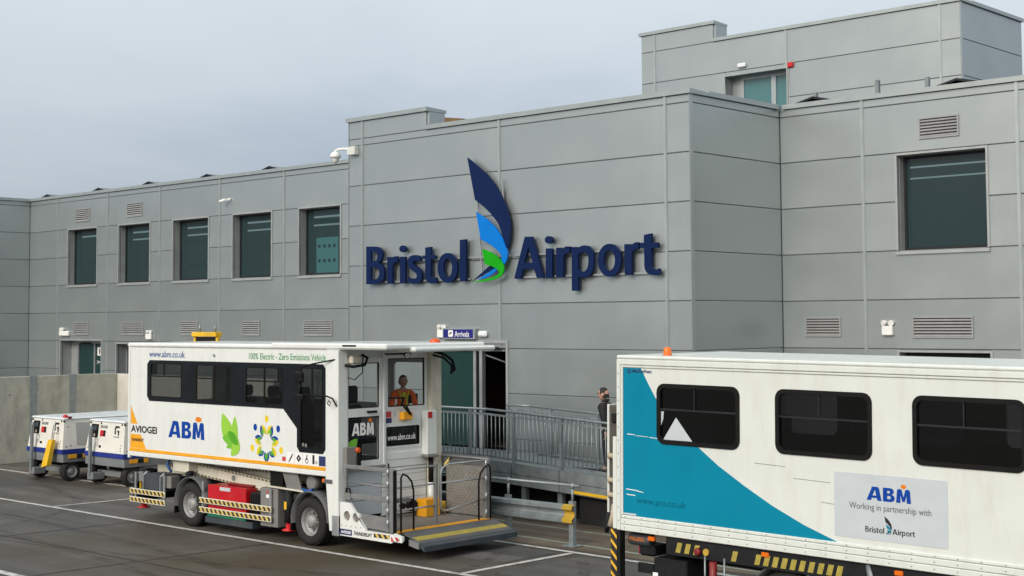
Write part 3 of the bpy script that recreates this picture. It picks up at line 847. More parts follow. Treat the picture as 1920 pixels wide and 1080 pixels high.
# left wing doors -----------------------------------------------------------
d = MB().box(-47.15-.05, -47.15, YW-.085, YW+.02, 1.12, 3.45).box(-44.42, -44.37, YW-.085, YW+.02, 1.12, 3.45).box(-47.15, -44.42, YW-.085, YW+.02, 3.40, 3.45).build('glazed_door', 'frame_grey', bld)
MB().box(-47.15, -47.14, YW+.02, YW+.4, 1.12, 3.40).box(-46.62, -46.55, YW+.3, YW+.4, 1.12, 3.4).box(-45.52, -45.44, YW+.3, YW+.4, 1.12, 3.3).box(-46.55, -44.42, YW+.3, YW+.4, 3.3, 3.4).box(-44.48, -44.42, YW+.3, YW+.4, 1.12, 3.3).build('door_frame', 'aluminium', d)
MB().box(-47.14, -46.62, YW+.36, YW+.38, 1.12, 3.4).build('side_panel', 'frame_grey', d)
for a, b in ((-46.55, -45.52), (-45.44, -44.48)): MB().box(a, b, YW+.35, YW+.37, 1.12, 3.3).build('pane', 'door_glass', d)
mb = MB(); fn = side(YW+.346)
mb.plate([rrect(-45.36, -45.05, 2.87, 3.17, .04)], fn)
text(mb, '>21', fn, -45.38, -44.78, 2.56, 2.72)
mb.build('door_lettering', 'print_white', d)
mb = MB(); text(mb, '1', side(YW+.343), -45.24, -45.17, 2.93, 3.10); mb.build('door_number', 'text_black', d)
MB().cbox(-46.3, -45.75, YW+.22, YW+.3, 3.27, 3.33, .01).build('door_closer', 'chassis', d)
d = MB().box(-43.48, -43.43, YW-.085, YW+.02, 1.12, 3.35).box(-40.9, -40.85, YW-.085, YW+.02, 1.12, 3.35).box(-43.43, -40.9, YW-.085, YW+.02, 3.30, 3.35).build('glazed_door', 'frame_grey', bld)
MB().box(-43.43, -40.9, YW+.35, YW+.37, 1.12, 3.3).build('pane', 'door_glass', d)
MB().box(-43.43, -43.36, YW+.3, YW+.345, 1.12, 3.3).box(-42.2, -42.1, YW+.3, YW+.345, 1.12, 3.3).build('door_frame', 'aluminium', d)

# arrivals door ----------------------------------------------------------------
d = MB().box(-24.60, -24.55, YB-.085, YB+.02, 1.12, 3.57).box(-21.96, -21.90, YB-.085, YB+.02, 1.12, 3.57).box(-24.55, -21.96, YB-.085, YB+.02, 3.50, 3.57).build('arrivals_door', 'frame_grey', bld)
MB().box(-24.55, -21.96, YB+.05, YB+.3, 3.32, 3.5).box(-22.02, -21.962, YB+.05, YB+.3, 1.12, 3.32).box(-23.14, -23.06, YB+.08, YB+.14, 1.12, 3.32).box(-22.92, -22.83, YB+.05, YB+.16, 1.12, 3.32).box(-24.54, -24.46, YB+.08, YB+.14, 1.12, 3.32).box(-23.98, -23.94, YB+.12, YB+.16, 1.12, 3.32).build('door_frame', 'aluminium', d)
MB().box(-24.46, -23.14, YB+.10, YB+.115, 1.15, 3.32).build('pane', 'door_glass', d)
MB().box(-23.06, -22.92, YB+.12, YB+.14, 1.15, 3.32).build('pane', 'black_glass', d)
MB().bar((-22.9, YB+.16, 3.25), (-22.35, YB+.75, 2.95), .04, .03).build('door_arm', 'aluminium', d)
MB().cbox(-22.55, -22.2, YB-.1, YB+.04, 3.36, 3.42, .01).build('door_closer', 'chassis', d)
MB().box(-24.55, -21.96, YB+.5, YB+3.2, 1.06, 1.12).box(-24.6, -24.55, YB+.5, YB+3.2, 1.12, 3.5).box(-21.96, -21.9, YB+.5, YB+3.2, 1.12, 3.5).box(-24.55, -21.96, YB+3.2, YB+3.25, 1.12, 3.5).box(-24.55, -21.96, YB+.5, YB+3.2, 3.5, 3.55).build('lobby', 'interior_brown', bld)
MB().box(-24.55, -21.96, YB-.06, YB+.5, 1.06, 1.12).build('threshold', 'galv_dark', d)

# tower door ------------------------------------------------------------------
d = MB().box(-24.66, -24.62, YT-.085, YT+.02, 8.6, 11.42).box(-22.46, -22.42, YT-.085, YT+.02, 8.6, 11.42).box(-24.62, -22.46, YT-.085, YT+.02, 11.36, 11.42).build('roof_door', 'coping', bld)
MB().box(-24.28, -24.2, YT+.3, YT+.38, 8.6, 11.25).box(-23.22, -23.06, YT+.29, YT+.38, 8.6, 11.25).box(-22.52, -22.46, YT+.3, YT+.38, 8.6, 11.25).box(-24.28, -22.46, YT+.3, YT+.38, 11.25, 11.36).box(-24.62, -24.28, YT+.34, YT+.38, 8.6, 11.36).build('door_frame', 'trim', d)
for a, b in ((-24.2, -23.22), (-23.06, -22.52)): MB().box(a, b, YT+.33, YT+.35, 8.6, 11.25).build('pane', 'tower_glass', d)

# ------------------------------------------------------------------ airport name sign
SIGN = [
 ('B', [[(-4.438,0.446),(-4.155,0.437),(-3.84,0.424,1),(-3.84,0.232),(-3.84,0.088,1),(-3.984,0.031),(-3.769,-0.034,1),(-3.769,-0.237),(-3.77,-0.492,1),(-4.147,-0.486),(-4.438,-0.479)],[(-4.264,0.314),(-4.128,0.309),(-4.02,0.305,1),(-4.02,0.203),(-4.02,0.076,1),(-4.155,0.075),(-4.264,0.078)],[(-4.264,-0.067),(-4.119,-0.071),(-3.957,-0.076,1),(-3.957,-0.208),(-3.957,-0.366,1),(-4.129,-0.366),(-4.265,-0.362)]]),
 ('r', [[(-3.671,0.164),(-3.52,0.159),(-3.499,0.119),(-3.44,0.176,1),(-3.37,0.174),(-3.3,0.169),(-3.3,0.029),(-3.481,0.035,1),(-3.485,-0.114),(-3.486,-0.488),(-3.672,-0.484)]]),
 ('i', [[(-3.218,0.154),(-3.03,0.15),(-3.032,-0.487),(-3.219,-0.485)]]),
 ('i_dot', [[(-3.01,0.302,1),(-3.078,0.257,1),(-3.173,0.26,1),(-3.24,0.311,1),(-3.24,0.378,1),(-3.172,0.424,1),(-3.077,0.42,1),(-3.01,0.369,1)]]),
 ('s', [[(-2.508,0.137),(-2.61,0.174,1),(-2.696,0.177),(-2.945,0.186,1),(-2.945,0.011),(-2.946,-0.13,1),(-2.765,-0.2),(-2.62,-0.262,1),(-2.626,-0.315),(-2.633,-0.385,1),(-2.749,-0.382),(-2.852,-0.379,1),(-2.934,-0.351),(-2.947,-0.462),(-2.835,-0.503,1),(-2.698,-0.506),(-2.46,-0.511,1),(-2.451,-0.319),(-2.45,-0.191,1),(-2.611,-0.116),(-2.765,-0.053,1),(-2.765,-0.012),(-2.765,0.047,1),(-2.653,0.043),(-2.594,0.041,1),(-2.509,0.026)]]),
 ('t', [[(-2.339,0.341),(-2.145,0.351),(-2.146,0.154),(-1.988,0.148),(-1.988,0.061),(-2.146,0.064),(-2.148,-0.316),(-2.148,-0.385,1),(-2.065,-0.387),(-2.007,-0.389,1),(-1.982,-0.372),(-1.949,-0.488),(-2.024,-0.515,1),(-2.107,-0.513),(-2.342,-0.508,1),(-2.341,-0.334),(-2.34,0.071),(-2.432,0.074),(-2.432,0.152),(-2.339,0.155)]]),
 ('o', [[(-1.263,-0.313,1),(-1.456,-0.511,1),(-1.729,-0.504,1),(-1.923,-0.296,1),(-1.922,-0.006,1),(-1.726,0.191,1),(-1.452,0.181,1),(-1.262,-0.028,1)],[(-1.439,-0.256,1),(-1.524,-0.382,1),(-1.643,-0.379,1),(-1.727,-0.248,1),(-1.726,-0.065,1),(-1.641,0.061,1),(-1.522,0.057,1),(-1.438,-0.075,1)]]),
 ('l', [[(-1.182,0.471),(-0.989,0.478),(-0.995,-0.485),(-1.187,-0.483)]]),
 ('A', [[(0.516,-0.465),(0.844,0.453),(1.057,0.448),(1.389,-0.47),(1.194,-0.465),(1.116,-0.263),(0.786,-0.259),(0.71,-0.469)],[(0.824,-0.119),(0.945,0.231),(1.073,-0.121)]]),
 ('i', [[(1.46,0.17),(1.646,0.165),(1.639,-0.474),(1.454,-0.472)]]),
 ('i_dot', [[(1.656,0.315,1),(1.59,0.269,1),(1.498,0.273,1),(1.433,0.324,1),(1.433,0.393,1),(1.5,0.438,1),(1.592,0.434,1),(1.657,0.383,1)]]),
 ('r', [[(1.76,0.174),(1.915,0.173),(1.943,0.132),(2.0,0.194,1),(2.063,0.191),(2.149,0.186),(2.138,0.054),(1.963,0.052,1),(1.962,-0.076),(1.957,-0.468),(1.753,-0.463)]]),
 ('p', [[(2.201,0.172),(2.353,0.168),(2.373,0.13),(2.45,0.198,1),(2.566,0.193),(2.818,0.183,1),(2.814,-0.121),(2.81,-0.501,1),(2.531,-0.494),(2.449,-0.492,1),(2.378,-0.454),(2.374,-0.769),(2.197,-0.765)],[(2.379,-0.012),(2.435,0.057,1),(2.537,0.056),(2.667,0.046,1),(2.665,-0.127),(2.662,-0.367,1),(2.505,-0.363),(2.437,-0.361,1),(2.375,-0.317)]]),
 ('o', [[(3.548,-0.299,1),(3.364,-0.495,1),(3.103,-0.488,1),(2.92,-0.28,1),(2.924,0.009,1),(3.112,0.205,1),(3.373,0.194,1),(3.552,-0.014,1)],[(3.383,-0.243,1),(3.293,-0.365,1),(3.168,-0.362,1),(3.08,-0.233,1),(3.083,-0.055,1),(3.173,0.068,1),(3.298,0.063,1),(3.385,-0.065,1)]]),
 ('r', [[(3.637,0.172),(3.801,0.171),(3.825,0.133),(3.888,0.206,1),(3.967,0.203),(4.004,0.198),(3.999,0.064),(3.824,0.056,1),(3.823,-0.07),(3.823,-0.466),(3.639,-0.461)]]),
 ('t', [[(4.149,0.343),(4.342,0.366),(4.339,0.181),(4.508,0.174),(4.507,0.063),(4.337,0.067),(4.332,-0.279),(4.339,-0.375,1),(4.429,-0.376),(4.488,-0.37,1),(4.53,-0.352),(4.564,-0.462),(4.486,-0.493,1),(4.403,-0.491),(4.151,-0.48,1),(4.152,-0.274),(4.153,0.075),(4.044,0.079),(4.046,0.182),(4.146,0.183)]]),
 ('navy_blade', [[(-0.942,2.357),(-0.705,2.204),(-0.32,1.933),(-0.06,1.681),(0.137,1.407),(0.322,1.079),(0.385,0.862),(0.408,0.697),(0.392,0.474),(0.323,0.239),(0.278,0.226),(0.207,0.408),(0.157,0.53),(0.015,0.806),(-0.212,1.029),(-0.185,1.007),(-0.446,1.211),(-0.7,1.366),(-0.821,1.852)]]),
 ('blue_blade', [[(-0.641,1.086),(-0.359,0.939),(-0.192,0.832),(-0.048,0.719),(0.075,0.586),(0.177,0.454),(0.278,0.241),(0.338,0.15),(0.333,0.031),(0.296,-0.064),(0.234,-0.137),(0.183,-0.09),(0.142,-0.037),(0.145,0.038),(0.123,0.106),(-0.031,0.224),(-0.238,0.344),(-0.499,0.454)]]),
 ('green_blade', [[(-0.427,0.231),(-0.26,0.187),(-0.114,0.134),(0.02,0.057),(0.132,-0.022),(0.213,-0.114),(0.25,-0.189),(0.243,-0.293),(0.181,-0.388),(0.047,-0.444),(-0.119,-0.482),(-0.432,-0.508),(-0.728,-0.509),(-0.717,-0.497),(-0.432,-0.47),(-0.223,-0.442),(-0.035,-0.398),(0.068,-0.355),(0.109,-0.312),(0.058,-0.251),(-0.034,-0.203),(-0.117,-0.171),(-0.241,-0.141),(-0.346,-0.118)]]),
 ('navy_tail', [[(-0.252,-0.152),(-0.483,-0.295),(-0.803,-0.492),(-0.558,-0.392),(-0.305,-0.293),(-0.065,-0.192)]]),
 ('blue_tail', [[(-0.055,-0.207),(-0.263,-0.301),(-0.579,-0.444),(-0.59,-0.463),(-0.327,-0.413),(-0.118,-0.335),(0.038,-0.228)]]),
]
sg = thing('airport_name_sign', 'large navy raised lettering Bristol Airport with navy, blue and green leaf emblem', 'sign', (-22.1, YB-.3, 4.85))
NAME = {'navy_blade': ('navy', .0), 'blue_blade': ('sign_blue', -.03), 'green_blade': ('sign_green', -.06), 'navy_tail': ('navy', .0), 'blue_tail': ('sign_blue', -.02)}
def glyph2d(outs, s=1.0, dx=0.0, dz=0.0):
    return [[(a*s+dx, b*s+dz) for a, b in quad([tuple(p) for p in o])] for o in outs]
i = 0
while i < len(SIGN):
    n, outs = SIGN[i]
    fn = side(YB - .20)
    if n in NAME:
        mm, dy = NAME[n]
        MB().plate(glyph2d(outs, 1, -22.1, 5.4), side(YB-.185+dy), .03).build('emblem_blade', mm, sg, label=n.replace('_', ' ').replace('blade', 'emblem blade').replace('tail', 'emblem tail'))
    elif n != 'i_dot':
        mb = MB().plate(glyph2d(outs, 1, -22.1, 5.4), fn, .065)
        if n == 'i': mb.plate(glyph2d(SIGN[i+1][1], 1, -22.1, 5.4), fn, .065)
        mb.build('letter', 'navy', sg)
    i += 1
for z in (5.46, 4.965):
    for a, b in ((-26.45, -23.05), (-21.65, -17.6)):
        MB().box(a, b, YB-.115, YB-.085, z-.02, z+.02).build('mounting_rail', 'aluminium', sg)
MB().box(-23.0, -21.75, YB-.15, YB-.12, 5.44, 5.47).bar((-22.62, YB-.13, 4.95), (-22.78, YB-.13, 6.9), .03).bar((-21.85, YB-.13, 5.4), (-22.0, YB-.13, 7.2), .03).build('mounting_rail', 'aluminium', sg)

# arrivals sign -------------------------------------------------------------
s2 = thing('arrivals_sign', 'small blue illuminated box sign reading Arrivals above the open door', 'sign', (-23.38, YB-.15, 3.58))
MB().cbox(-23.90, -22.86, YB-.17, YB-T-.002, 3.585, 3.85, .012).build('sign_case', 'trim', s2)
MB().plate([rrect(-23.86, -22.90, 3.62, 3.815, .005)], side(YB-.172)).build('sign_face', 'arrivals_blue', s2)
mb = MB(); fn = side(YB-.1745)
mb.plate([rrect(-23.70, -23.54, 3.645, 3.80, .03)], fn)
text(mb, 'Arrivals', fn, -23.49, -23.02, 3.645, 3.775, .012)
mb.build('lettering', 'print_white', s2)
mb = MB(); mb.plate([[(-23.67, 3.69), (-23.57, 3.735), (-23.575, 3.755), (-23.67, 3.72)]], side(YB-.1765)); mb.plate([[(-23.64, 3.75), (-23.60, 3.72), (-23.585, 3.73), (-23.625, 3.765)]], side(YB-.1765)); mb.build('plane_symbol', 'text_black', s2)

def twin_spot(x, y, z, label, w=.24):
    t = thing('emergency_light', label, 'wall light', (x, y, z), 'twin headed emergency lights on the walls')
    MB().cbox(x-w/2, x+w/2, y-.14, y-T-.002, z, z+.19, .015).build('housing', 'lamp_white', t)
    for s in (-1, 1):
        MB().lathe((x+s*w*.27, y-.05, z+.26), (s*.35, -1, -.15), [(.02, -.03), (.045, 0), (.062, .07), (.058, .085)], 12).build('lamp_head', 'lamp_white', t)
        MB().cyl((x+s*w*.27, y-.07, z+.18), (x+s*w*.27, y-.06, z+.24), .014, n=8).build('stem', 'aluminium', t)
twin_spot(-24.0, YB, 3.62, 'white twin headed emergency light left of the Arrivals sign')
twin_spot(-14.37, YW, 3.66, 'white twin headed emergency light on the right wing, left of a wide louvre')
twin_spot(-41.42, YW, 3.46, 'white twin headed emergency light above the rear of the white ambulift', .3)
t = thing('emergency_light', 'white emergency light above the far left glazed door', 'wall light', (-46.85, YW, 3.56), 'twin headed emergency lights on the walls')
MB().cbox(-47.15, -46.52, YW-.16, YW-T-.002, 3.56, 3.74, .03).build('housing', 'lamp_white', t)
for x in (-47.08, -46.95): MB().lathe((x, YW-.06, 3.81), (.1, -1, -.1), [(.02, -.03), (.05, 0), (.065, .07), (.06, .085)], 12).build('lamp_head', 'lamp_white', t)
def bulkhead(x0, x1, y, z0, z1, label):
    t = thing('bulkhead_light', label, 'wall light', ((x0+x1)/2, y, z0))
    MB().cbox(x0, x1, y-.06, y-T-.002, z0, z1, .004).build('base', 'aluminium', t)
    MB().cbox(x0+.015, x1-.015, y-.15, y-.06, z0+.012, z1-.012, .035).build('diffuser', 'lens', t)
bulkhead(-22.81, -22.50, YB, 3.63, 3.79, 'white rounded bulkhead light right of the Arrivals sign')
bulkhead(-24.17, -23.84, YT, 11.55, 11.71, 'small white bulkhead light above the roof top door')
t = thing('alarm_sounder', 'small red alarm sounder beside the roof top door', 'alarm', (-22.31, YT, 11.35))
MB().cbox(-22.40, -22.22, YT-.14, YT-T-.002, 11.36, 11.51, .02).build('housing', 'red_plastic', t)
MB().tube([(-22.38, YT-.06, 11.36), (-22.38, YT-.06, 9.0)], .012, 6).build('conduit', 'frame_grey', t)
# cameras ------------------------------------------------------------------
t = thing('dome_camera', 'white dome security camera on a bracket at the corner of the entrance block', 'camera', (-27.2, YB-.1, 7.98))
MB().cbox(-27.27, -26.98, YB-.20, YB-T-.002, 8.16, 8.37, .012).build('junction_box', 'cream_paint', t)
MB().tube([(-27.1, YB-.13, 8.28), (-27.35, YB-.16, 8.33), (-27.56, YB-.2, 8.34), (-27.66, YB-.22, 8.31), (-27.68, YB-.22, 8.24)], .035, 8).build('arm', 'lamp_white', t)
MB().lathe((-27.68, YB-.22, 8.26), (0, 0, -1), [(.03, -.03), (.09, .0), (.135, .06), (.14, .13), (.12, .135)], 16).build('housing', 'lamp_white', t)
MB().lathe((-27.68, YB-.22, 8.125), (0, 0, -1), [(.09, 0), (.092, .03), (.075, .09), (.04, .13), (.01, .14)], 14).build('dome', 'cream_paint', t)
t = thing('bullet_camera', 'small white bullet camera on the left wing above the windows', 'camera', (-37.15, YW, 7.72))
MB().cyl((-36.98, YW-.12, 7.86), (-36.98, YW-T-.002, 7.86), .05, n=12).build('base', 'lamp_white', t)
MB().tube([(-36.98, YW-.12, 7.86), (-37.02, YW-.18, 7.83), (-37.08, YW-.2, 7.83)], .025, 8).build('arm', 'lamp_white', t)
MB().cyl((-37.03, YW-.18, 7.85), (-37.19, YW-.30, 7.79), .05, n=12).build('barrel', 'lamp_white', t)

# roof things ------------------------------------------------------------------
def solar(x, y, label, zt=8.98):
    t = thing('solar_panel', label, 'solar panel', (x, y, 8.2), 'black roof solar panels')
    for s in (-1, 1):
        MB().add([(x, y-.8, zt), (x, y+.8, zt), (x+s*.62, y+.8, zt-.15), (x+s*.62, y-.8, zt-.15), (x, y-.8, zt-.05), (x, y+.8, zt-.05), (x+s*.62, y+.8, zt-.20), (x+s*.62, y-.8, zt-.20)],
                 [(0,1,2,3),(7,6,5,4),(0,3,7,4),(1,5,6,2),(2,6,7,3)]).build('panel', 'pv', t, fix=True)
        MB().cbox(x+s*.66-.03, x+s*.66+.03, y-.82, y-.76, 8.2, zt-.12, .006).build('clamp', 'lamp_white', t)
    MB().box(x-.6, x+.6, y-.7, y+.78, 8.2, zt-.22).build('ballast_tray', 'pv', t)
for x, lb in ((-50.5, 'leftmost black solar panel peeking over the left wing roof edge'), (-46.8, 'second black solar panel from the left over the left wing roof edge'),
              (-43.5, 'third black solar panel from the left over the left wing roof edge'), (-40.0, 'fourth black solar panel from the left over the left wing roof edge'),
              (-36.6, 'black solar panel over the left wing roof edge nearest the dome camera')):
    solar(x, 28.7, lb, 8.985)
solar(-16.9, 28.9, 'black solar panel on the right wing roof below the roof top door', 9.03)
solar(-13.45, 28.9, 'black solar panel on the right wing roof below the tower corner', 9.03)
for x, z, lb in ((-16.3, 9.55, 'taller grey roof post right of the roof top door'), (-15.05, 9.47, 'shorter grey roof post near the tower corner'), (-17.95, 9.45, 'small grey roof post at the foot of the roof top door')):
    tag(MB().cbox(x-.045, x+.045, 29.95, 30.05, 8.2, z, .006).build('roof_post', 'galv_dark'), lb, 'post', 'posts on the right wing roof')
t = MB().add([(-27.0, 25.6, 9.36), (-25.6, 25.6, 9.16), (-25.6, 27.0, 9.16), (-27.0, 27.0, 9.36), (-27.0, 25.6, 8.2), (-25.6, 25.6, 8.2), (-25.6, 27.0, 8.2), (-27.0, 27.0, 8.2)], [(0,1,2,3),(4,7,6,5),(0,4,5,1),(1,5,6,2),(2,6,7,3),(3,7,4,0)]).build('plant_cover', 'brown_sheet')
tag(t, 'brown sloping plant cover showing behind the raised parapet corner', 'cover')

# ------------------------------------------------------------------ concrete barrier wall with steel posts
cw = thing('concrete_wall', 'weathered concrete panel wall with galvanised steel posts behind the power carts', 'wall', (-38.9, 20, 0))
XW = -38.7
ys = [8.6, 12.1, 15.6, 18.4, 21.04, 22.30, 23.8]
for i, (a, b) in enumerate(zip(ys, ys[1:])):
    z0, z1 = 0.0, 2.485
    MB().cbox(XW-.2, XW, a+(.09 if i else 0), b-(.09 if i < len(ys)-2 else 0), z0, z1, .012).build('concrete_panel', 'concrete', cw)
MB().cbox(-38.9, -31.0, 23.803, 24.0, 0, 2.47, .012).build('concrete_panel', 'concrete_pale', cw)
for y in ys[1:-1]:
    MB().box(XW-.02, XW+.01, y-.1, y+.1, 0, 2.50).box(XW-.2, XW-.02, y-.012, y+.012, 0, 2.5).build('steel_post', 'galv', cw)
mb = MB()
for i in range(46):
    y, z = random.uniform(9, 23.5), random.uniform(.3, 2.2)
    r_ = random.uniform(.008, .026)
    mb.lathe((XW+.001, y, z), (1, 0, 0), [(r_, -.012), (r_, .0015)], 7)
mb.build('blow_holes', 'seam', cw)['kind'] = 'stuff'

# ------------------------------------------------------------------ steel access ramp
YN, YF = 21.6, 22.95
def rail_z(x):                                # height of the handrail along the ramp
    return 2.165 if x < -20.9 else 2.165 - (x + 20.9) * 0.0475
ramp = thing('access_ramp', 'galvanised steel access ramp with baluster railings leading to the arrivals door', 'ramp', (-20.5, 22.3, 0))
X0r, X1r, XL = -24.6, -14.2, -20.9
def deckz(x): return rail_z(x) - 1.05
MB().box(X0r, XL, YN-.05, YB-.1, 1.04, 1.113).build('landing_deck', 'galv', ramp)
MB().add([(XL, YN-.05, 1.115), (X1r, YN-.05, deckz(X1r)), (X1r, YF+.1, deckz(X1r)), (XL, YF+.1, 1.115), (XL, YN-.05, 1.04), (X1r, YN-.05, deckz(X1r)-.07), (X1r, YF+.1, deckz(X1r)-.07), (XL, YF+.1, 1.04)],
         [(0,1,2,3),(7,6,5,4),(0,4,5,1),(1,5,6,2),(2,6,7,3),(3,7,4,0)]).build('sloping_deck', 'galv', ramp)
# fascia plates under the railing, one per bay
px = [-24.6, -23.85, -22.62, -21.38, -20.13, -18.84, -17.6, -16.35, -15.1, -14.2]
for a, b in zip(px, px[1:]):
    za, zb = deckz(a) + .02, deckz(b) + .02
    for k0, k1, m in ((0, .215, 'galv_dark'), (.225, .43, 'galv_dark')):
        MB().add([(a+.01, YN-.075, za-k1), (b-.01, YN-.075, zb-k1), (b-.01, YN-.075, zb-k0), (a+.01, YN-.075, za-k0), (a+.01, YN-.052, za-k1), (b-.01, YN-.052, zb-k1), (b-.01, YN-.052, zb-k0), (a+.01, YN-.052, za-k0)],
                 [(0,1,2,3),(7,6,5,4),(0,4,5,1),(1,5,6,2),(2,6,7,3),(3,7,4,0)]).build('fascia_plate', m, ramp)
def railing(y, x0, x1, posts, sp=0.118):
    xs = [x0] + ([XL] if x0 < XL < x1 else []) + [x1]
    top = MB(); bot = MB()
    for a, b in zip(xs, xs[1:]):
        top.tube([(a, y, rail_z(a)), (b, y, rail_z(b))], .026, 8)
        top.bar((a, y, rail_z(a)-.10), (b, y, rail_z(b)-.10), .012, .045)
        bot.bar((a, y, rail_z(a)-.97), (b, y, rail_z(b)-.97), .012, .045)
    tr = top.build('top_rail', 'galv', ramp); bot.build('bottom_rail', 'galv', ramp)
    me = MB().cyl((0, 0, 0), (0, 0, .87), .0095, n=6).mesh('baluster', 'galv')
    n = int((x1-x0)/sp)
    for i in range(n):
        x = x0 + (i+.5)*sp
        if any(abs(x-p) < .05 for p in posts): continue
        o = link(bpy.data.objects.new('baluster', me)); o.parent = ramp
        o.location = Vector((x, y, rail_z(x)-.97)) - ramp.location
    for p in posts:
        if x0-.02 <= p <= x1+.02:
            MB().box(p-.028, p+.028, y-.026, y+.026, deckz(p)-.42 if y == YN else deckz(p), rail_z(p)-.015).build('post', 'galv', ramp)
railing(YN, -24.6, -14.2, px)
railing(YF, -21.6, -14.2, [-21.55, -20.3, -19.0, -17.75, -16.5, -15.2])
for x in (-24.3, -22.9, -21.4, -19.93, -18.95, -17.2, -15.2):
    for y in (YN+.12, YF-.05):
        MB().box(x-.06, x+.06, y-.05, y+.05, .01, deckz(x)-.07).box(x-.12, x+.12, y-.11, y+.11, .004, .016).build('leg', 'galv', ramp)
MB().box(-24.5, -18.45, YN+.62, YN+.66, .01, 1.03).box(-18.45, -14.3, YN+.10, YN+.14, .01, .62).build('shade_skirt', 'void', ramp)  # black skirt; also paints in the dark under the deck
MB().add([(-18.45, YN-.09, .665), (-17.3, YN-.09, .61), (-17.3, YN-.09, .555), (-18.45, YN-.09, .61), (-18.45, YN-.02, .665), (-17.3, YN-.02, .61), (-17.3, YN-.02, .555), (-18.45, YN-.02, .61)], [(0,3,2,1),(4,5,6,7),(0,1,5,4),(3,7,6,2),(0,4,7,3),(1,2,6,5)]).build('warning_strip', 'yellow', ramp, fix=True)

# ------------------------------------------------------------------ crash barrier in front of the ramp
gb = thing('crash_barrier', 'galvanised W beam crash barrier with tube rail and yellow end beside the lowered ramp flap', 'barrier', (-19, 19.45, 0))
YG = 19.40
prof = [(0, .40), (-.075, .43), (-.08, .49), (-.01, .535), (0, .575), (-.01, .615), (-.08, .66), (-.075, .72), (0, .745)]
def beam(x0, x1, m, name):
    mb = MB(); k = len(prof)
    vs = [(x0, YG+a, b) for a, b in prof] + [(x1, YG+a, b) for a, b in prof] + [(x0, YG+a+.006, b) for a, b in prof] + [(x1, YG+a+.006, b) for a, b in prof]
    fs = [(i, k+i, k+i+1, i+1) for i in range(k-1)] + [(2*k+i, 2*k+i+1, 3*k+i+1, 3*k+i) for i in range(k-1)]
    mb.add(vs, fs); return mb.build(name, m, gb)
for a, b in ((-26.2, -22.98), (-22.975, -19.86), (-19.855, -16.86)): beam(a, b, 'galv', 'beam')
beam(-16.858, -16.62, 'dull_amber', 'end_cap')
for i in range(5):
    x = -16.72 - i*1.56
    MB().box(x-.05, x+.05, YG+.012, YG+.022, .012, .80).box(x-.05, x-.04, YG+.022, YG+.10, .012, .80).box(x+.04, x+.05, YG+.022, YG+.10, .012, .80).build('post', 'galv', gb)
    MB().cbox(x-.14, x+.14, YG-.10, YG+.18, .0085, .026, .004).build('base_plate', 'galv', gb)
    MB().cyl((x, YG+.06, .75), (x, YG+.06, 1.06), .024, n=8).build('tube_post', 'galv', gb)
    MB().lathe((x, YG+.06, 1.02), (0, 0, 1), [(.034, 0), (.034, .09)], 10).build('clamp', 'galv', gb)
MB().tube([(-26.2, YG+.06, 1.075), (-16.55, YG+.06, 1.075)], .024, 8).build('tube_rail', 'galv', gb)
for x in (-17.3, -18.9): MB().cbox(x-.06, x+.06, YG-.014, YG-.008, .565, .585, .002).build('splice_plate', 'galv_dark', gb)

# yellow goalpost frame seen over and through the ambulift
yf = thing('yellow_frame', 'yellow steel goalpost frame with two short grey stubs, behind the white ambulift', 'frame', (-29.95, 20.9, 0))
MB().cbox(-30.42, -29.40, 20.8, 21.0, 3.66, 3.77, .01).build('crossbeam', 'yellow', yf)
for x in (-30.42, -29.48): MB().cbox(x, x+.08, 20.86, 20.94, 0, 3.66, .008).build('post', 'yellow', yf)
for x in (-30.2, -29.55): MB().cyl((x, 20.9, 3.77), (x, 20.9, 3.96), .03, n=8).build('stub', 'galv', yf)
MB().box(-30.33, -29.5, 20.88, 20.95, 3.40, 3.65).build('gap_plate', 'void', yf)  # near-black plate stands in for the dark gap below the crossbeam
MB().cbox(-30.2, -29.8, 20.82, 20.95, 2.95, 3.12, .01).build('hanging_box', 'yellow_orange', yf)

# ------------------------------------------------------------------ white ambulift (raised-body passenger truck)
Y0, Y1 = 16.40, 18.90
AX0, AX1 = -26.2, -19.45
am = thing('ambulift_truck', 'white electric ambulift truck with orange stripe, leaf and flower graphics and lowered front platform', 'truck', (-22.8, 17.65, 0))
S = side
# panes of the window band: (x0, x1, z0, z1)
PN = [(-25.42, -24.30, 2.50, 3.19), (-23.82, -22.68, 2.48, 3.19), (-22.20, -21.06, 2.48, 3.17), (-20.56, -19.92, 1.74, 3.18)]
band = [(-25.45, 2.42), (-25.53, 2.52), (-25.53, 3.17), (-25.44, 3.25), (-19.92, 3.25), (-19.84, 3.17), (-19.84, 1.75), (-19.92, 1.66), (-20.57, 1.66), (-20.65, 1.75), (-20.65, 2.08), (-21.05, 2.42)]
inner = [(-25.38, 2.47), (-25.46, 2.53), (-25.46, 3.15), (-25.40, 3.21), (-19.95, 3.21), (-19.89, 3.15), (-19.89, 1.78), (-19.95, 1.71), (-20.54, 1.71), (-20.60, 1.78), (-20.60, 2.11), (-21.03, 2.47)]
wall_o = [(AX0, 1.38), (AX1-.35, 1.38), (AX1-.35, 3.50), (AX0, 3.50)]
MB().plate([wall_o, inner], S(Y0), .04).build('side_wall', 'white_paint', am)
bd = MB().plate([band] + [rrect(a, b, c, d, .06) for a, b, c, d in PN], S(Y0-.008), .01).build('window_band', 'band_black', am)
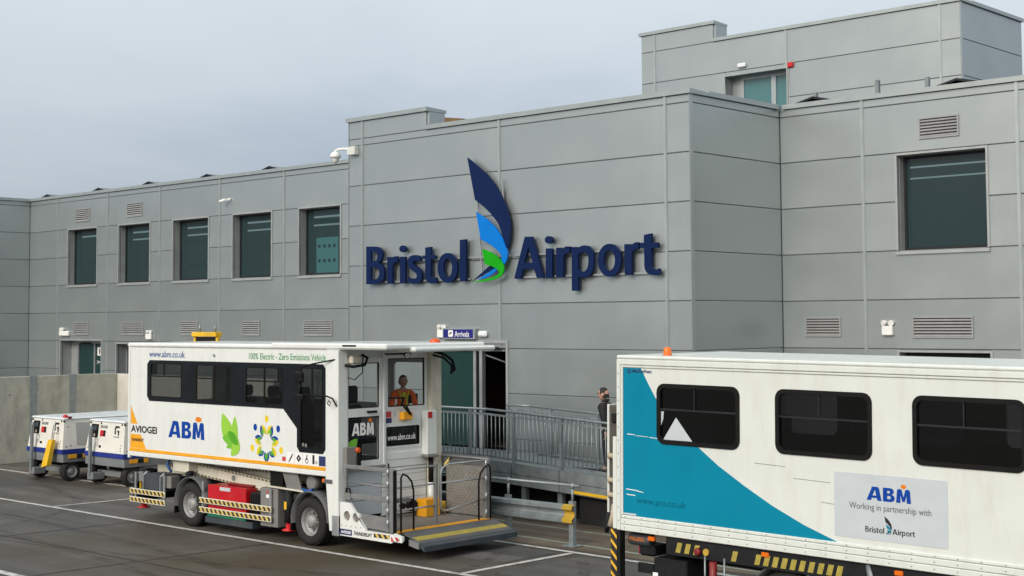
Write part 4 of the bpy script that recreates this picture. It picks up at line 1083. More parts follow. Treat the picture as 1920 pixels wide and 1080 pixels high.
for i, (a, b, c, d) in enumerate(PN):
    MB().plate([rrect(a-.01, b+.01, c-.01, d+.01, .05)], S(Y0+.006)).build('pane', 'tinted_glass', bd)
    fr = MB().plate([rrect(a, b, c, d, .06), rrect(a+.022, b-.022, c+.022, d-.022, .045)], S(Y0-.012), .02)
    if i < 3:
        zb = c + (d-c)*.62
        fr.box(a+.02, b-.02, Y0-.012, Y0+.01, zb-.014, zb+.014)
        if i == 2: fr.box(b-.16, b-.14, Y0-.008, Y0+.01, zb, d-.02)
        if i == 0: fr.box(a+.48, a+.495, Y0-.008, Y0+.01, zb, d-.02)
    fr.build('window_frame', 'black_rubber', bd)
MB().plate([circ(-20.46, 1.80, .035, 12)], S(Y0-.014)).plate([circ(-20.38, 1.79, .035, 12)], S(Y0-.014)).build('vent_disc', 'cabinet_grey', bd)
# far wall, windows enlarged for more daylight; rear wall with added window; floor, roof
FP = [(-26.05, -24.35, 2.42, 3.22), (-24.22, -22.52, 2.42, 3.22), (-22.39, -20.9, 2.42, 3.22), (-20.75, -19.92, 1.8, 3.22)]
MB().plate([wall_o] + [rrect(*p, .06) for p in FP], S(Y1-.04), .04).build('side_wall', 'white_paint', am)
for p in FP: MB().plate([rrect(*p, .06)], S(Y1-.03)).build('pane', 'clear_glass', am)
rw_ = [(Y0+.04, 1.3), (Y1-.04, 1.3), (Y1-.04, 3.5), (Y0+.04, 3.5)]
MB().plate([rw_, rrect(16.85, 18.45, 2.35, 3.2, .06)], front(AX0+.04), .04).build('rear_wall', 'white_paint', am)
MB().plate([rrect(16.85, 18.45, 2.35, 3.2, .06)], front(AX0+.02)).build('pane', 'clear_glass', am)
MB().box(AX0+.05, AX1-.1, Y0+.06, Y1-.06, 3.47, 3.495).build('ceiling', 'cabin_lining', am)
MB().box(AX0+.04, AX1-.1, Y0+.05, Y1-.05, 1.30, 1.37).build('floor', 'chassis_grey', am)
MB().cbox(AX0-.06, AX1+.02, Y0-.03, Y1+.03, 3.50, 3.60, .035).build('roof', 'white_paint', am)
MB().cbox(-21.4, -18.22, Y0-.035, Y1-.1, 3.515, 3.625, .03).build('canopy', 'white_paint', am)
MB().cbox(-18.6, -18.12, Y0+.55, Y1+.08, 3.47, 3.56, .03).build('canopy_lip', 'white_paint', am)
MB().cbox(-19.35, -18.98, Y0-.042, Y0-.036, 3.57, 3.60, .002).build('canopy_slot', 'black_rubber', am)
MB().cbox(AX0, AX1-.33, Y0-.02, Y0+.06, 1.27, 1.365, .012).build('bottom_rail', 'white_paint', am)
MB().cbox(AX0-.02, AX0+.05, Y0-.022, Y0+.05, 1.22, 3.52, .012).build('corner_post', 'white_paint', am)
for i in range(12):
    a = AX0+.03 + i*.53
    MB().cbox(a, min(a+.525, AX1-.37), Y0-.016, Y0-.001, 1.37, 1.432, .003).build('reflective_strip', 'yellow_orange', am)
MB().cyl((-23.2, Y0-.03, 3.37), (-23.2, Y0, 3.37), .025, n=10).build('marker_stud', 'aluminium', am)

# graphics on the side ------------------------------------------------------------
g = Y0 - .0025
abm(MB(), S(g), -24.76, -23.52, 1.72, 2.05).build('company_logo', ['logo_blue', 'logo_orange'], am)
mb = MB(); text(mb, 'www.abm.co.uk', S(g), -25.47, -24.20, 3.31, 3.44, .012); mb.build('web_address', 'link_blue', am)
mb = MB(); text(mb, '100% Electric', S(g), -22.10, -21.33, 3.31, 3.43, .01); mb.build('slogan_lettering', 'text_green', am)
mb = MB(); text(mb, '- Zero Emissions Vehicle', S(g), -21.28, -19.83, 3.31, 3.43, .01); mb.build('slogan_lettering', 'text_green', am)
MB().plate([[(-26.13, 2.30), (-25.88, 1.93), (-26.13, 1.93)]], S(g)).plate([[(-26.14, 1.72), (-25.76, 1.72), (-25.56, 1.435), (-26.14, 1.435)]], S(g)).build('yellow_wedge', 'yellow_orange', am)
mb = MB(); text(mb, 'AVIOGEI', S(g-.002), -26.12, -25.17, 1.755, 1.90, .03); mb.build('maker_name', 'text_black', am)
mb = MB(); text(mb, 'THUNDERLIFT', S(g-.003), -26.11, -25.66, 1.575, 1.635, .03, .02); mb.build('model_name', 'text_black', am)
def leaf(x0, z0, x1, z1, w0, w1):
    """pointed leaf from tip to base with different widths on its two sides"""
    p, q = Vector((x0, z0)), Vector((x1, z1)); d = q-p; nrm = Vector((-d.y, d.x)).normalized()
    a = []; b = []
    for i in range(9):
        t = i/8; k = math.sin(math.pi*t)**.8
        a.append(tuple(p+d*t+nrm*w0*k)); b.append(tuple(p+d*t-nrm*w1*k))
    return a + b[-2:0:-1]
leaves = [((-22.94, 2.27, -22.47, 1.64, .11, .24), 'leaf_light'), ((-22.53, 2.23, -22.50, 1.60, .08, .12), 'leaf_light'), ((-22.93, 1.80, -22.45, 1.80, .10, .13), 'leaf_mid'),
          ((-22.80, 1.62, -22.42, 1.82, .05, .10), 'leaf_mid'), ((-22.64, 1.47, -22.46, 1.86, .06, .19), 'leaf_light'), ((-22.75, 1.93, -22.42, 1.68, .10, .08), 'leaf_dark')]
for i, (a, m) in enumerate(leaves): MB().plate([leaf(*a)], S(g-.0012*i)).build('leaf_graphic', m, am)
# ring of stylised figures
fx, fz = -21.55, 1.76
P = lambda an, r: (fx+math.cos(an)*r*.98, fz+math.sin(an)*r)
for k, ang in enumerate((90, 39, 141, -13, 193, -66, 246)):
    a = R(ang); blue = k in (1, 2, 5, 6)
    if k < 5: MB().plate([circ(*P(a, .455), .055, 14, .066)], S(g)).build('figure_head', 'logo_blue' if blue else 'flower_yellow', am)
    for s in (-1, 1):
        q0, q1 = P(a + s*R(3), .165), P(a + s*R(23), .375 if k < 5 else .34)
        MB().plate([leaf(*q0, *q1, .05, .05)], S(g-.0010-.0002*k)).build('figure_arm', 'logo_blue' if blue else 'flower_yellow', am)
        q0, q1 = P(a + s*R(8), .18), P(a + s*R(26), .31)
        MB().plate([leaf(*q0, *q1, .03, .03)], S(g-.0026-.0002*k)).build('figure_arm', 'flower_lime' if not blue else 'leaf_dark', am)
# safety stickers
for i, x in enumerate((-20.93, -20.70, -20.47, -20.25)):
    MB().plate([rrect(x, x+.205, 1.445, 1.645, .008)], S(g)).build('safety_sticker', 'print_white', am)
    q = MB(); y = S(g-.002)
    if i == 0: q.plate([[(x+.03, 1.46), (x+.05, 1.46), (x+.12, 1.53), (x+.175, 1.62), (x+.15, 1.62), (x+.09, 1.55)]], y)
    if i == 1: q.plate([[(x+.03, 1.545), (x+.10, 1.475), (x+.175, 1.545), (x+.10, 1.615)], circ(x+.10, 1.545, .018, 8)], y)
    if i == 2: q.plate([circ(x+.10, 1.515, .05, 12), circ(x+.10, 1.515, .034, 12)], y).plate([[(x+.08, 1.53), (x+.095, 1.62), (x+.12, 1.62), (x+.11, 1.53)]], y)
    if i == 3: q.plate([rrect(x+.04, x+.10, 1.465, 1.63, .01)], y).plate([circ(x+.15, 1.50, .03, 10), circ(x+.15, 1.50, .018, 10)], y)
    q.build('sticker_symbol', 'text_black', am)
MB().plate([rrect(-20.03, -19.83, 1.445, 1.62, .008)], S(g)).build('safety_sticker', 'sticker_navy', am)
MB().plate([rrect(-21.08, -20.98, 1.47, 1.55, .005)], S(g)).build('safety_sticker', 'sticker_red', am)

# lift mast posts -----------------------------------------------------------------
MB().plate([[(-19.81, 3.50), (-19.81, 1.27), (-19.70, .34), (-19.46, .34), (-19.46, 3.50)]], S(Y0-.03), .2).build('mast_post', 'white_paint', am)
MB().cbox(-19.64, -19.46, Y0-.034, Y0+.1, .26, .62, .01).build('mast_foot', 'aluminium', am)
MB().cbox(-19.84, -19.62, Y0-.045, Y0-.031, 1.16, 1.23, .004).build('maker_plate', 'chassis_grey', am)
MB().cbox(-19.60, -19.40, Y1-.34, Y1-.06, .25, 3.44, .012).build('mast_post', 'ivory_paint', am)
MB().cbox(-19.42, -19.39, Y1-.28, Y1-.12, 2.35, 2.95, .006).cbox(-19.42, -19.385, Y1-.26, Y1-.10, 2.70, 2.98, .006).build('mast_plate', 'ivory_paint', am)
# front wall with door ----------------------------------------------------------------
XF = AX1 - .05
fw_o = [(Y0+.16, 1.36), (Y1-.34, 1.36), (Y1-.34, 3.5), (Y0+.16, 3.5)]
GA, GB, GC, GD = (16.60, 17.34, 2.46, 3.27), (16.60, 17.34, 1.53, 2.31), (17.56, 18.47, 2.45, 3.33), (17.52, 18.34, 1.74, 2.09)
MB().plate([fw_o] + [rrect(a, b, c, d, .02, 2) for a, b, c, d in (GA, GB, GC, GD)], front(XF), .04).build('front_wall', 'white_paint', am)
dr = MB().plate([rrect(16.565, 17.42, 1.43, 3.36, .01, 1), rrect(GA[0], GA[1], GA[2], GA[3], .02, 2), rrect(GB[0], GB[1], GB[2], GB[3], .02, 2)], front(XF+.03), .028).build('door', 'white_paint', am)
MB().cbox(XF+.03, XF+.075, 17.03, 17.26, 2.37, 2.41, .01).build('handle', 'black_rubber', dr)
MB().cyl((XF+.03, 17.37, 2.38), (XF+.045, 17.37, 2.38), .012, n=8).build('lock', 'aluminium', dr)
for gl in (GA, GB): MB().plate([rrect(*gl, .02, 2)], front(XF+.01)).build('pane', 'clear_glass', dr)
wf = MB().plate([rrect(17.50, 18.53, 2.40, 3.38, .01, 1), rrect(*GC, .02, 2)], front(XF+.012), .01).build('front_window', 'white_paint', am)
MB().plate([rrect(*GC, .02, 2)], front(XF-.01)).build('pane', 'clear_glass', wf)
wf = MB().plate([rrect(17.48, 18.38, 1.70, 2.13, .01, 1), rrect(*GD, .02, 2)], front(XF+.012), .01).build('front_window', 'white_paint', am)
MB().plate([rrect(*GD, .02, 2)], front(XF-.01), .004).build('pane', 'tinted_glass', wf)
for gl in (GA, GB, GC, GD):
    a, b, c, d = gl
    MB().plate([rrect(a, b, c, d, .02, 2), rrect(a+.018, b-.018, c+.018, d-.018, .015, 2)], front(XF+.016), .02).build('window_seal', 'black_rubber', am)
MB().cbox(XF, XF+.045, 17.425, 17.48, 1.4, 3.44, .008).build('mullion', 'white_paint', am)
F = front
abm(MB(), F(XF+.0125), 16.70, 17.22, 1.98, 2.20).build('company_logo', ['print_white', 'logo_orange'], am)
MB().plate([leaf(16.83, 1.93, 16.62, 1.60, .06, .14)], F(XF+.0125)).build('leaf_graphic', 'leaf_mid', am)
mb = MB(); text(mb, 'www.abm.co.uk', F(XF+.0), 17.56, 18.26, 1.84, 1.95, .015); mb.build('web_address', 'print_white', am)
MB().cbox(XF-.03, XF-.02, 17.95, 18.25, 1.74, 1.86, .002).cbox(XF-.03, XF-.02, 17.60, 17.86, 1.74, 1.80, .002).build('notice', 'vinyl_grey', am)
# boarded lower front: separate planks
for i in range(8):
    z = .50 + i*.142
    MB().cbox(XF-.06, XF-.012 if z < 1.36 else XF+.012, 17.44, Y1-.36, z, z+.136, .006).build('plank', 'white_paint', am)
for i in range(3):
    z = .55 + i*.27
    MB().cbox(XF-.06, XF-.02, Y0+.12, 17.43, z, z+.262, .006).build('plank', 'vinyl_grey', am)
MB().cbox(XF-.01, XF+.10, Y0+.16, 17.44, 1.385, 1.43, .008).build('door_step', 'gate_grey', am)
# fittings on the front
MB().cbox(XF, XF+.16, 18.40, 18.66, 1.53, 2.35, .02).build('actuator_box', 'white_paint', am)
MB().cbox(XF+.161, XF+.168, 18.42, 18.53, 2.21, 2.33, .004).build('reflector', 'red_plastic', am)
MB().cbox(XF+.02, XF+.19, 18.38, 18.68, 1.49, 1.53, .006).build('actuator_base', 'gate_grey', am)
MB().cyl((XF+.09, 18.56, 1.02), (XF+.09, 18.56, 1.49), .05, n=12).build('piston_sleeve', 'black_rubber', am)
MB().cyl((XF+.09, 18.56, .46), (XF+.09, 18.56, 1.02), .06, n=12).build('piston', 'white_paint', am)
MB().plate([rrect(17.52, 17.65, 2.26, 2.37, .005)], F(XF+.003)).build('notice', 'sticker_red', am)
MB().plate([rrect(17.52, 17.66, 2.16, 2.25, .005)], F(XF+.003)).build('notice', 'sticker_navy', am)
MB().plate([rrect(17.70, 17.78, 2.27, 2.36, .005)], F(XF+.003)).build('notice', 'vinyl_grey', am)
hk = MB().cbox(XF, XF+.12, 17.84, 18.09, 2.20, 2.35, .02).build('strap_pouch', 'yellow_orange', am)
MB().bar((XF+.13, 17.83, 2.47), (XF+.13, 18.0, 2.30), .05, .02).bar((XF+.13, 17.90, 2.47), (XF+.14, 18.02, 2.29), .03, .02).build('strap', 'black_rubber', hk)
MB().bar((XF-.16, 17.7, 2.60), (XF-.16, 18.12, 2.59), .05, .03).bar((XF-.16, 18.1, 2.60), (XF-.1, 18.0, 2.44), .04, .03).build('tray', 'black_rubber', am)
# camera arms, cables and mirrors
MB().tube([(-19.55, Y0-.02, 3.34), (-19.9, Y0-.14, 3.28), (-20.33, Y0-.20, 3.20)], .014, 6).build('mirror_arm', 'black_rubber', am)
MB().cbox(-20.42, -20.22, Y0-.27, Y0-.17, 2.92, 3.12, .03).build('mirror', 'black_rubber', am)
MB().tube([(-20.32, Y0-.2, 2.92), (-20.32, Y0-.2, 2.70)], .016, 6).build('mirror_arm', 'black_rubber', am)
MB().tube([(-19.50, Y0-.04, 2.52), (-19.50, Y0-.13, 2.66), (-19.62, Y0-.16, 2.70), (-20.32, Y0-.2, 2.70)], .016, 6).build('mirror_arm', 'black_rubber', am)
MB().tube([(-19.60, Y0-.14, 2.62), (-19.53, Y0-.15, 2.59), (-19.56, Y0-.14, 2.53), (-19.63, Y0-.14, 2.57)], .010, 6, closed=True).build('cable', 'black_rubber', am)
MB().cbox(-20.44, -20.20, Y0-.26, Y0-.16, 2.60, 2.72, .03).build('mirror', 'black_rubber', am)
MB().tube([(-19.44, 16.50, 3.24), (-19.36, 16.62, 3.21), (-19.30, 16.85, 3.24), (-19.32, 16.92, 3.36), (-19.36, 16.82, 3.42)], .026, 8).build('cable', 'black_rubber', am)
MB().tube([(-19.36, 16.85, 3.38), (-19.32, 16.80, 3.10), (-19.36, 16.66, 2.98), (-19.42, 16.55, 3.02)], .010, 6).build('cable', 'black_rubber', am)
MB().cbox(-19.46, -19.36, 16.60, 16.84, 3.26, 3.40, .02).build('lamp_box', 'ivory_paint', am)
MB().bar((-19.2, 17.25, 3.42), (-19.2, 17.85, 3.42), .05, .03).build('light_bar', 'chassis', am)
MB().lathe((-19.16, 17.72, 3.40), (1, -.5, -.3), [(.03, -.04), (.06, 0), (.06, .05)], 12).build('work_lamp', 'chassis', am)
MB().lathe((-19.115, 17.70, 3.388), (1, -.5, -.3), [(.052, 0), (.052, .006)], 12).build('lamp_lens', 'lens', am)
MB().tube([(-19.34, 18.60, 3.44), (-19.25, 18.78, 3.38), (-19.2, 18.92, 3.28), (-19.22, 19.0, 3.10), (-19.3, 18.98, 3.04)], .03, 8).build('cable', 'black_rubber', am)
MB().tube([(-19.34, 18.55, 3.38), (-19.25, 18.75, 3.32), (-19.2, 18.9, 3.18), (-19.24, 18.94, 3.02)], .022, 8).build('cable', 'black_rubber', am)
MB().lathe((-18.55, 17.85, 3.62), (0, 0, 1), [(.10, 0), (.10, .02), (.085, .05), (.05, .075), (.01, .082)], 16).build('beacon', 'beacon', am)
MB().cbox(-19.45, -19.36, 16.47, 16.72, 1.36, 1.80, .01).build('control_box', 'cabinet_grey', am)
MB().lathe((-19.36, 16.72, 1.74), (1, 0, 0), [(.05, 0), (.05, .03), (.035, .05)], 12).build('stop_button', 'beacon', am)
MB().cbox(-19.40, -19.32, 16.70, 16.78, 1.46, 1.66, .01).build('switch_box', 'black_rubber', am)

# interior -------------------------------------------------------------------------
for i, (x, y) in enumerate(((-20.5, 17.75), (-21.35, 17.3), (-21.85, 17.25), (-22.6, 18.3), (-23.6, 18.3), (-24.5, 18.3))):
    st = MB().cbox(x-.25, x+.25, y-.25, y+.25, 1.74, 1.86, .03).build('passenger_seat', 'seat_blue', am)
    MB().cbox(x-.27, x-.17, y-.24, y+.24, 1.86, 2.44, .04).build('backrest', 'seat_blue', st)
    MB().cbox(x-.27, x-.17, y-.15, y+.15, 2.47, 2.70 if i else 2.80, .05).build('headrest', 'seat_blue', st)
    MB().cyl((x, y, 1.37), (x, y, 1.74), .05, n=8).build('pedestal', 'chassis', st)
for x in (-24.9, -23.2, -21.7): MB().cyl((x, 17.6, 1.37), (x, 17.6, 3.5), .02, n=8).build('grab_pole', 'yellow', am)
MB().cbox(-20.05, -19.75, 18.55, 18.85, 1.37, 2.42, .03).build('control_desk', 'chassis_grey', am)
MB().cbox(-19.98, -19.9, 18.45, 18.7, 2.46, 2.64, .01).build('monitor', 'chassis', am)

# underframe ---------------------------------------------------------------------------
for y in (16.95, 18.15): MB().cbox(-26.1, -19.9, y, y+.2, .58, .82, .01).build('chassis_rail', 'chassis', am)
for x in (-25.9, -24.6, -22.6, -21.0): MB().box(x, x+.15, 17.15, 18.15, .6, .8).build('cross_member', 'chassis', am)
def arm(x0, z0, x1, z1, y, h, name='lift_arm'):
    a = MB().plate([[(x0, z0-h/2), (x1, z1-h/2), (x1, z1+h/2), (x0, z0+h/2)]], S(y), .12).build(name, 'ivory_paint', am)
    for s in (-1, 1):
        k = s*h/2 - s*.022
        MB().plate([[(x0+.3, z0+(z1-z0)*.3/(x1-x0)+k-.016), (x1-.05, z1+k-.016), (x1-.05, z1+k+.016), (x0+.3, z0+(z1-z0)*.3/(x1-x0)+k+.016)]], S(y-.003), .002).build('hazard_edge', 'hazard_fine', a)
arm(-24.9, 1.14, -19.75, .76, 16.72, .24)
arm(-25.9, .96, -19.75, 1.16, 16.90, .20)
arm(-24.9, 1.14, -19.75, .76, 18.45, .24)
arm(-25.9, .96, -19.75, 1.16, 18.30, .20)
MB().cyl((-23.0, 16.70, 1.0), (-23.0, 16.72, 1.0), .05, n=12).build('pivot', 'gate_grey', am)
MB().cbox(-24.75, -24.2, 16.50, 16.95, 1.03, 1.27, .012).build('hinge_box', 'ivory_paint', am)
MB().cyl((-24.2, 16.48, 1.02), (-24.2, 16.6, 1.02), .05, n=10).build('pivot', 'chassis', am)
MB().tube([(-24.9, 16.55, 1.27), (-24.95, 16.5, 1.15), (-24.8, 16.5, 1.02)], .03, 6).build('hose', 'blue_strap', am)
MB().cbox(-21.55, -21.18, 16.48, 16.8, .98, 1.27, .01).build('tool_box', 'black_rubber', am)
MB().plate([[(-21.17, 1.265), (-20.73, 1.265), (-20.60, .95), (-21.02, .95)]], S(16.47), .02).build('deflector_plate', 'cabinet_grey', am)
MB().plate([[(-21.6, .955), (-20.55, .93), (-20.55, .965), (-21.6, .985)]], S(16.465), .02).build('deflector_rail', 'ivory_paint', am)
MB().lathe((-20.45, 16.55, 1.1), (0, 1, 0), [(.12, 0), (.14, .05), (.14, .2)], 14).build('cable_drum', 'cabinet_grey', am)
MB().tube([(-20.6, 16.5, .98), (-20.45, 16.48, .95), (-20.32, 16.5, .99)], .035, 8).build('hose', 'blue_strap', am)
MB().cbox(-20.0, -19.9, 16.44, 16.52, 1.15, 1.22, .01).build('side_marker', 'amber', am)
MB().cbox(-25.70, -25.02, 16.46, 17.0, .60, .93, .015).build('battery_box', 'slate_box', am)
for x in (-25.72, -25.1): MB().bar((x, 16.45, .5), (x, 16.45, .9), .03, .03).bar((x, 16.45, .9), (x+.06, 16.5, .97), .03, .03).build('bracket', 'aluminium', am)
for x in (-26.02, -24.98): MB().box(x, x+.05, 16.43, 16.46, .34, .94).build('bracket', 'aluminium', am)
MB().cbox(-26.02, -25.85, 16.5, 16.7, .74, .94, .01).build('junction_box', 'cabinet_grey', am)
MB().cbox(-24.95, -24.78, 16.48, 16.7, .68, .92, .01).build('junction_box', 'cabinet_grey', am)
MB().box(-26.18, -26.12, 16.5, 18.7, .32, .95).build('rear_bumper', 'chassis', am)
def guard(x0, x1, z0, z1):
    b = MB().cbox(x0, x1, 16.40, 16.425, z0, z1, .006).build('side_guard', 'ivory_paint', am)
    MB().plate([[(x0+.01, z0+.018), (x1-.01, z0+.018), (x1-.01, z1-.018), (x0+.01, z1-.018)]], S(16.398), .0015).build('hazard_tape', 'hazard', b)
guard(-26.16, -24.88, .50, .61); guard(-26.16, -24.88, .33, .44)
guard(-23.70, -21.42, .50, .61); guard(-23.70, -21.42, .32, .43)
for x in (-23.64, -21.5): MB().box(x, x+.05, 16.43, 16.46, .3, .92).build('bracket', 'aluminium', am)
rb = MB().add([(-23.5, 16.48, .36), (-22.28, 16.48, .36), (-22.28, 17.5, .36), (-23.5, 17.5, .36), (-23.5, 16.48, .86), (-22.28, 16.48, .86), (-22.28, 17.5, .86), (-23.5, 17.5, .86)], [(0,3,2,1),(4,5,6,7),(0,1,5,4),(1,2,6,5),(2,3,7,6),(3,0,4,7)]).build('charger_box', 'red_paint', am)
MB().cbox(-23.1, -22.3, 16.62, 17.4, .862, .91, .02).build('lid', 'dark_red', rb)
MB().plate([rrect(-23.12, -22.78, .77, .84, .004)], S(16.4775)).build('rating_plate', 'vinyl_grey', rb)
MB().cbox(-23.5, -22.28, 16.46, 16.5, .26, .345, .006).build('step_strip', 'green_paint', am)
MB().cbox(-23.56, -22.05, 16.45, 17.2, .13, .255, .01).build('belly_box', 'slate_box', am)
MB().cbox(-22.24, -21.86, 16.55, 17.1, .35, .8, .02).build('battery_box', 'chassis', am)
for k in range(5): MB().box(-22.23+k*.075, -22.2+k*.075, 16.535, 16.55, .38, .76).build('fin', 'chassis', am)
cb = MB().cbox(-21.84, -21.32, 16.48, 17.0, .22, .93, .012).build('hydraulic_cabinet', 'cabinet_grey', am)
MB().plate([circ(-21.62, .86, .045, 3)], S(16.477)).build('warning_label', 'sticker_red', cb)
MB().plate([rrect(-21.66, -21.57, .75, .81, .003)], S(16.477)).build('warning_label', 'print_white', cb)
def outrigger(x, y):
    o = MB().cyl((x, y, .34), (x, y, .98), .085, n=14).build('outrigger', 'chassis', am)
    MB().cbox(x-.13, x+.13, y-.06, y+.16, .86, 1.0, .02).build('outrigger_cap', 'chassis', o)
    MB().lathe((x, y, .19), (0, 0, 1), [(.13, 0), (.13, .02), (.06, .04), (.055, .15)], 14).build('foot', 'red_plastic', o)
    MB().cbox(x-.04, x+.03, y-.088, y-.082, .58, .72, .002).build('decal', 'yellow', o)
outrigger(-21.08, 16.56); outrigger(-26.02, 16.66); outrigger(-21.08, 18.7); outrigger(-26.02, 18.6)

def tyre_prof(r, w):
    return [(r*.60, w*.5), (r*.60, 0), (r*.66, -.012), (r*.86, -.015), (r*.96, .01), (r, .045), (r, w-.045), (r*.96, w-.01), (r*.66, w), (r*.60, w), (r*.60, w*.5)]
def wheel(parent, x, y, r, w, ydir=1, rim='wheel_silver', blocks=34):
    """wheel with its outer face at y, looking towards -ydir * Y"""
    wl_ = MB().lathe((x, y, r), (0, ydir, 0), tyre_prof(r, w), 28, False)
    for i in range(blocks):                       # tread lugs
        a = 2*math.pi*i/blocks
        for k0, k1, sh in ((.02, w*.46, 0), (w*.54, w-.02, .5)):
            t = a + sh*2*math.pi/blocks; dt = .62*math.pi/blocks
            P = lambda an, rr, yy: (x+math.sin(an)*rr, y+ydir*yy, r+math.cos(an)*rr)
            ri, ro = r*.985, r+.011
            vs = [P(t-dt, ri, k0), P(t+dt, ri, k0), P(t+dt, ri, k1), P(t-dt, ri, k1), P(t-dt, ro-.006, k0), P(t+dt, ro-.006, k0), P(t+dt, ro, k1), P(t-dt, ro, k1)]
            wl_.add(vs, [(4,5,6,7),(0,1,5,4),(1,2,6,5),(2,3,7,6),(3,0,4,7)])
    t_ = MB()
    o = wl_.build('wheel', 'tyre', parent, fix=True)
    MB().lathe((x, y+ydir*.012, r), (0, ydir, 0), [(r*.60, -.012), (r*.62, .0), (r*.56, .012), (r*.54, .07), (r*.50, .10), (r*.30, .085), (r*.30, .09), (r*.02, .1)], 28, False).build('rim', rim, o)
    MB().lathe((x, y+ydir*.10, r), (0, -ydir, 0), [(r*.30, 0), (r*.29, .05), (r*.25, .06), (r*.24, .085), (r*.20, .095), (r*.02, .098)], 20).build('hub', rim, o)
    for i in range(8):
        a = 2*math.pi*i/8
        cx, cz = x+math.sin(a)*r*.37, r+math.cos(a)*r*.37
        MB().cyl((cx, y+ydir*.095, cz), (cx, y+ydir*.06, cz), r*.035, n=6).build('wheel_nut', rim, o)
    return o
for x in (-24.05, -20.34):
    wheel(am, x, 16.44, .43, .30)
    wheel(am, x, 18.86, .43, .30, -1)
    for y0, y1 in ((16.42, 16.80), (18.5, 18.88)):
        mb = MB(); pr = []
        for i in range(15):
            a = R(-100 + 190*i/14); pr.append((x+math.sin(a)*.52, .45+math.cos(a)*.52, x+math.sin(a)*.50, .45+math.cos(a)*.50))
        k = len(pr)
        vs = [(p[0], y0, p[1]) for p in pr] + [(p[0], y1, p[1]) for p in pr] + [(p[2], y0, p[3]) for p in pr] + [(p[2], y1, p[3]) for p in pr]
        mb.add(vs, [(i, i+1, k+i+1, k+i) for i in range(k-1)] + [(2*k+i, 3*k+i, 3*k+i+1, 2*k+i+1) for i in range(k-1)] + [(i, 2*k+i, 2*k+i+1, i+1) for i in range(k-1)] + [(k+i, k+i+1, 3*k+i+1, 3*k+i) for i in range(k-1)], True)
        mb.build('mudguard', 'chassis_grey', am)
    MB().cbox(x-.56, x-.53, 16.44, 16.78, .22, .52, .006).build('mud_flap', 'black_rubber', am)
MB().cbox(-19.84, -19.60, 16.6, 16.66, .42, .84, .01).cbox(-19.86, -19.5, 16.5, 16.7, .40, .43, .005).build('mud_panel', 'chassis_grey', am)
MB().cyl((-24.05, 16.7, .43), (-24.05, 18.6, .43), .09, n=10).cyl((-20.34, 16.7, .43), (-20.34, 18.6, .43), .09, n=10).build('axle', 'chassis', am)

# lowered front platform ------------------------------------------------------------------
pf = MB().cbox(-19.42, -18.10, 16.50, 18.80, .38, .43, .006).build('platform_floor', 'gate_grey', am)
for i in range(26):
    y = 16.56 + i*.087
    MB().cbox(-19.40, -18.22, y, y+.04, .43, .442, .004).build('tread_rib', 'tread_plate', pf)
MB().cbox(-18.215, -18.06, 16.50, 18.80, .431, .452, .004).build('edge_strip', 'yellow_orange', pf)
tp = [(-19.45, .28), (-19.45, .86), (-19.20, .86), (-18.78, .44), (-18.78, .42), (-18.02, .42), (-18.02, .34), (-18.12, .27)]
sp = MB().plate([tp, circ(-19.27, .63, .085, 16), circ(-19.03, .62, .085, 16)], S(16.40), .05).build('side_cheek', 'white_paint', am)
MB().plate([circ(-19.27, .63, .084, 16)], S(16.43), .01).plate([circ(-19.03, .62, .084, 16)], S(16.43), .01).build('porthole', 'tread_plate', sp)
MB().plate([rrect(-19.45, -19.13, .30, .40, .004)], S(16.397)).build('name_plate', 'sticker_navy', sp)
mb = MB(); text(mb, 'AVIOGEI', S(16.394), -19.42, -19.16, .325, .375, .03); mb.build('maker_name', 'print_white', sp)
mb = MB(); text(mb, 'THUNDERLIFT', S(16.397), -19.10, -18.62, .32, .385, .03, .02); mb.build('model_name', 'text_black', sp)
MB().plate([[(-18.56, .33), (-18.16, .33), (-18.16, .40), (-18.56, .40)]], S(16.397)).build('hazard_tape', 'hazard', sp)
MB().plate([[(-18.12, .30), (-17.93, .33), (-17.93, .38), (-18.12, .38)]], S(16.395)).build('hazard_tape', 'hazard_red', sp)
MB().add([(-18.06, 16.46, .44), (-17.86, 16.46, .40), (-17.86, 16.46, .34), (-18.06, 16.46, .34), (-18.06, 16.41, .44), (-17.86, 16.41, .40), (-17.86, 16.41, .30), (-18.06, 16.41, .30)], [(0,1,2,3),(7,6,5,4),(0,4,5,1),(1,5,6,2),(2,6,7,3)]).build('flap_hinge', 'white_paint', am, fix=True)
for i in range(5): MB().cyl((-19.42+i*.13, 16.397, .46), (-19.42+i*.13, 16.41, .46), .012, n=6).build('bolt', 'cabinet_grey', sp)
def flap(x0, x1, z0, z1, y0, y1, t, name, m):
    return MB().add([(x0,y0,z0),(x1,y0,z1),(x1,y1,z1),(x0,y1,z0),(x0,y0,z0-t),(x1,y0,z1-t),(x1,y1,z1-t),(x0,y1,z0-t)], [(0,1,2,3),(7,6,5,4),(0,4,5,1),(1,5,6,2),(2,6,7,3),(3,7,4,0)]).build(name, m, am)
flap(-18.055, -17.56, .44, .30, 16.60, 18.82, .03, 'ramp_flap', 'chassis_grey')
flap(-17.82, -17.68, .376, .3365, 16.60, 18.82, .004, 'flap_strip', 'dull_yellow')
flap(-17.60, -17.50, .315, .255, 16.58, 18.86, .09, 'flap_edge', 'slate_box')
flap(-17.86, -17.62, .34, .30, 16.56, 16.60, .1, 'flap_end', 'gate_grey')
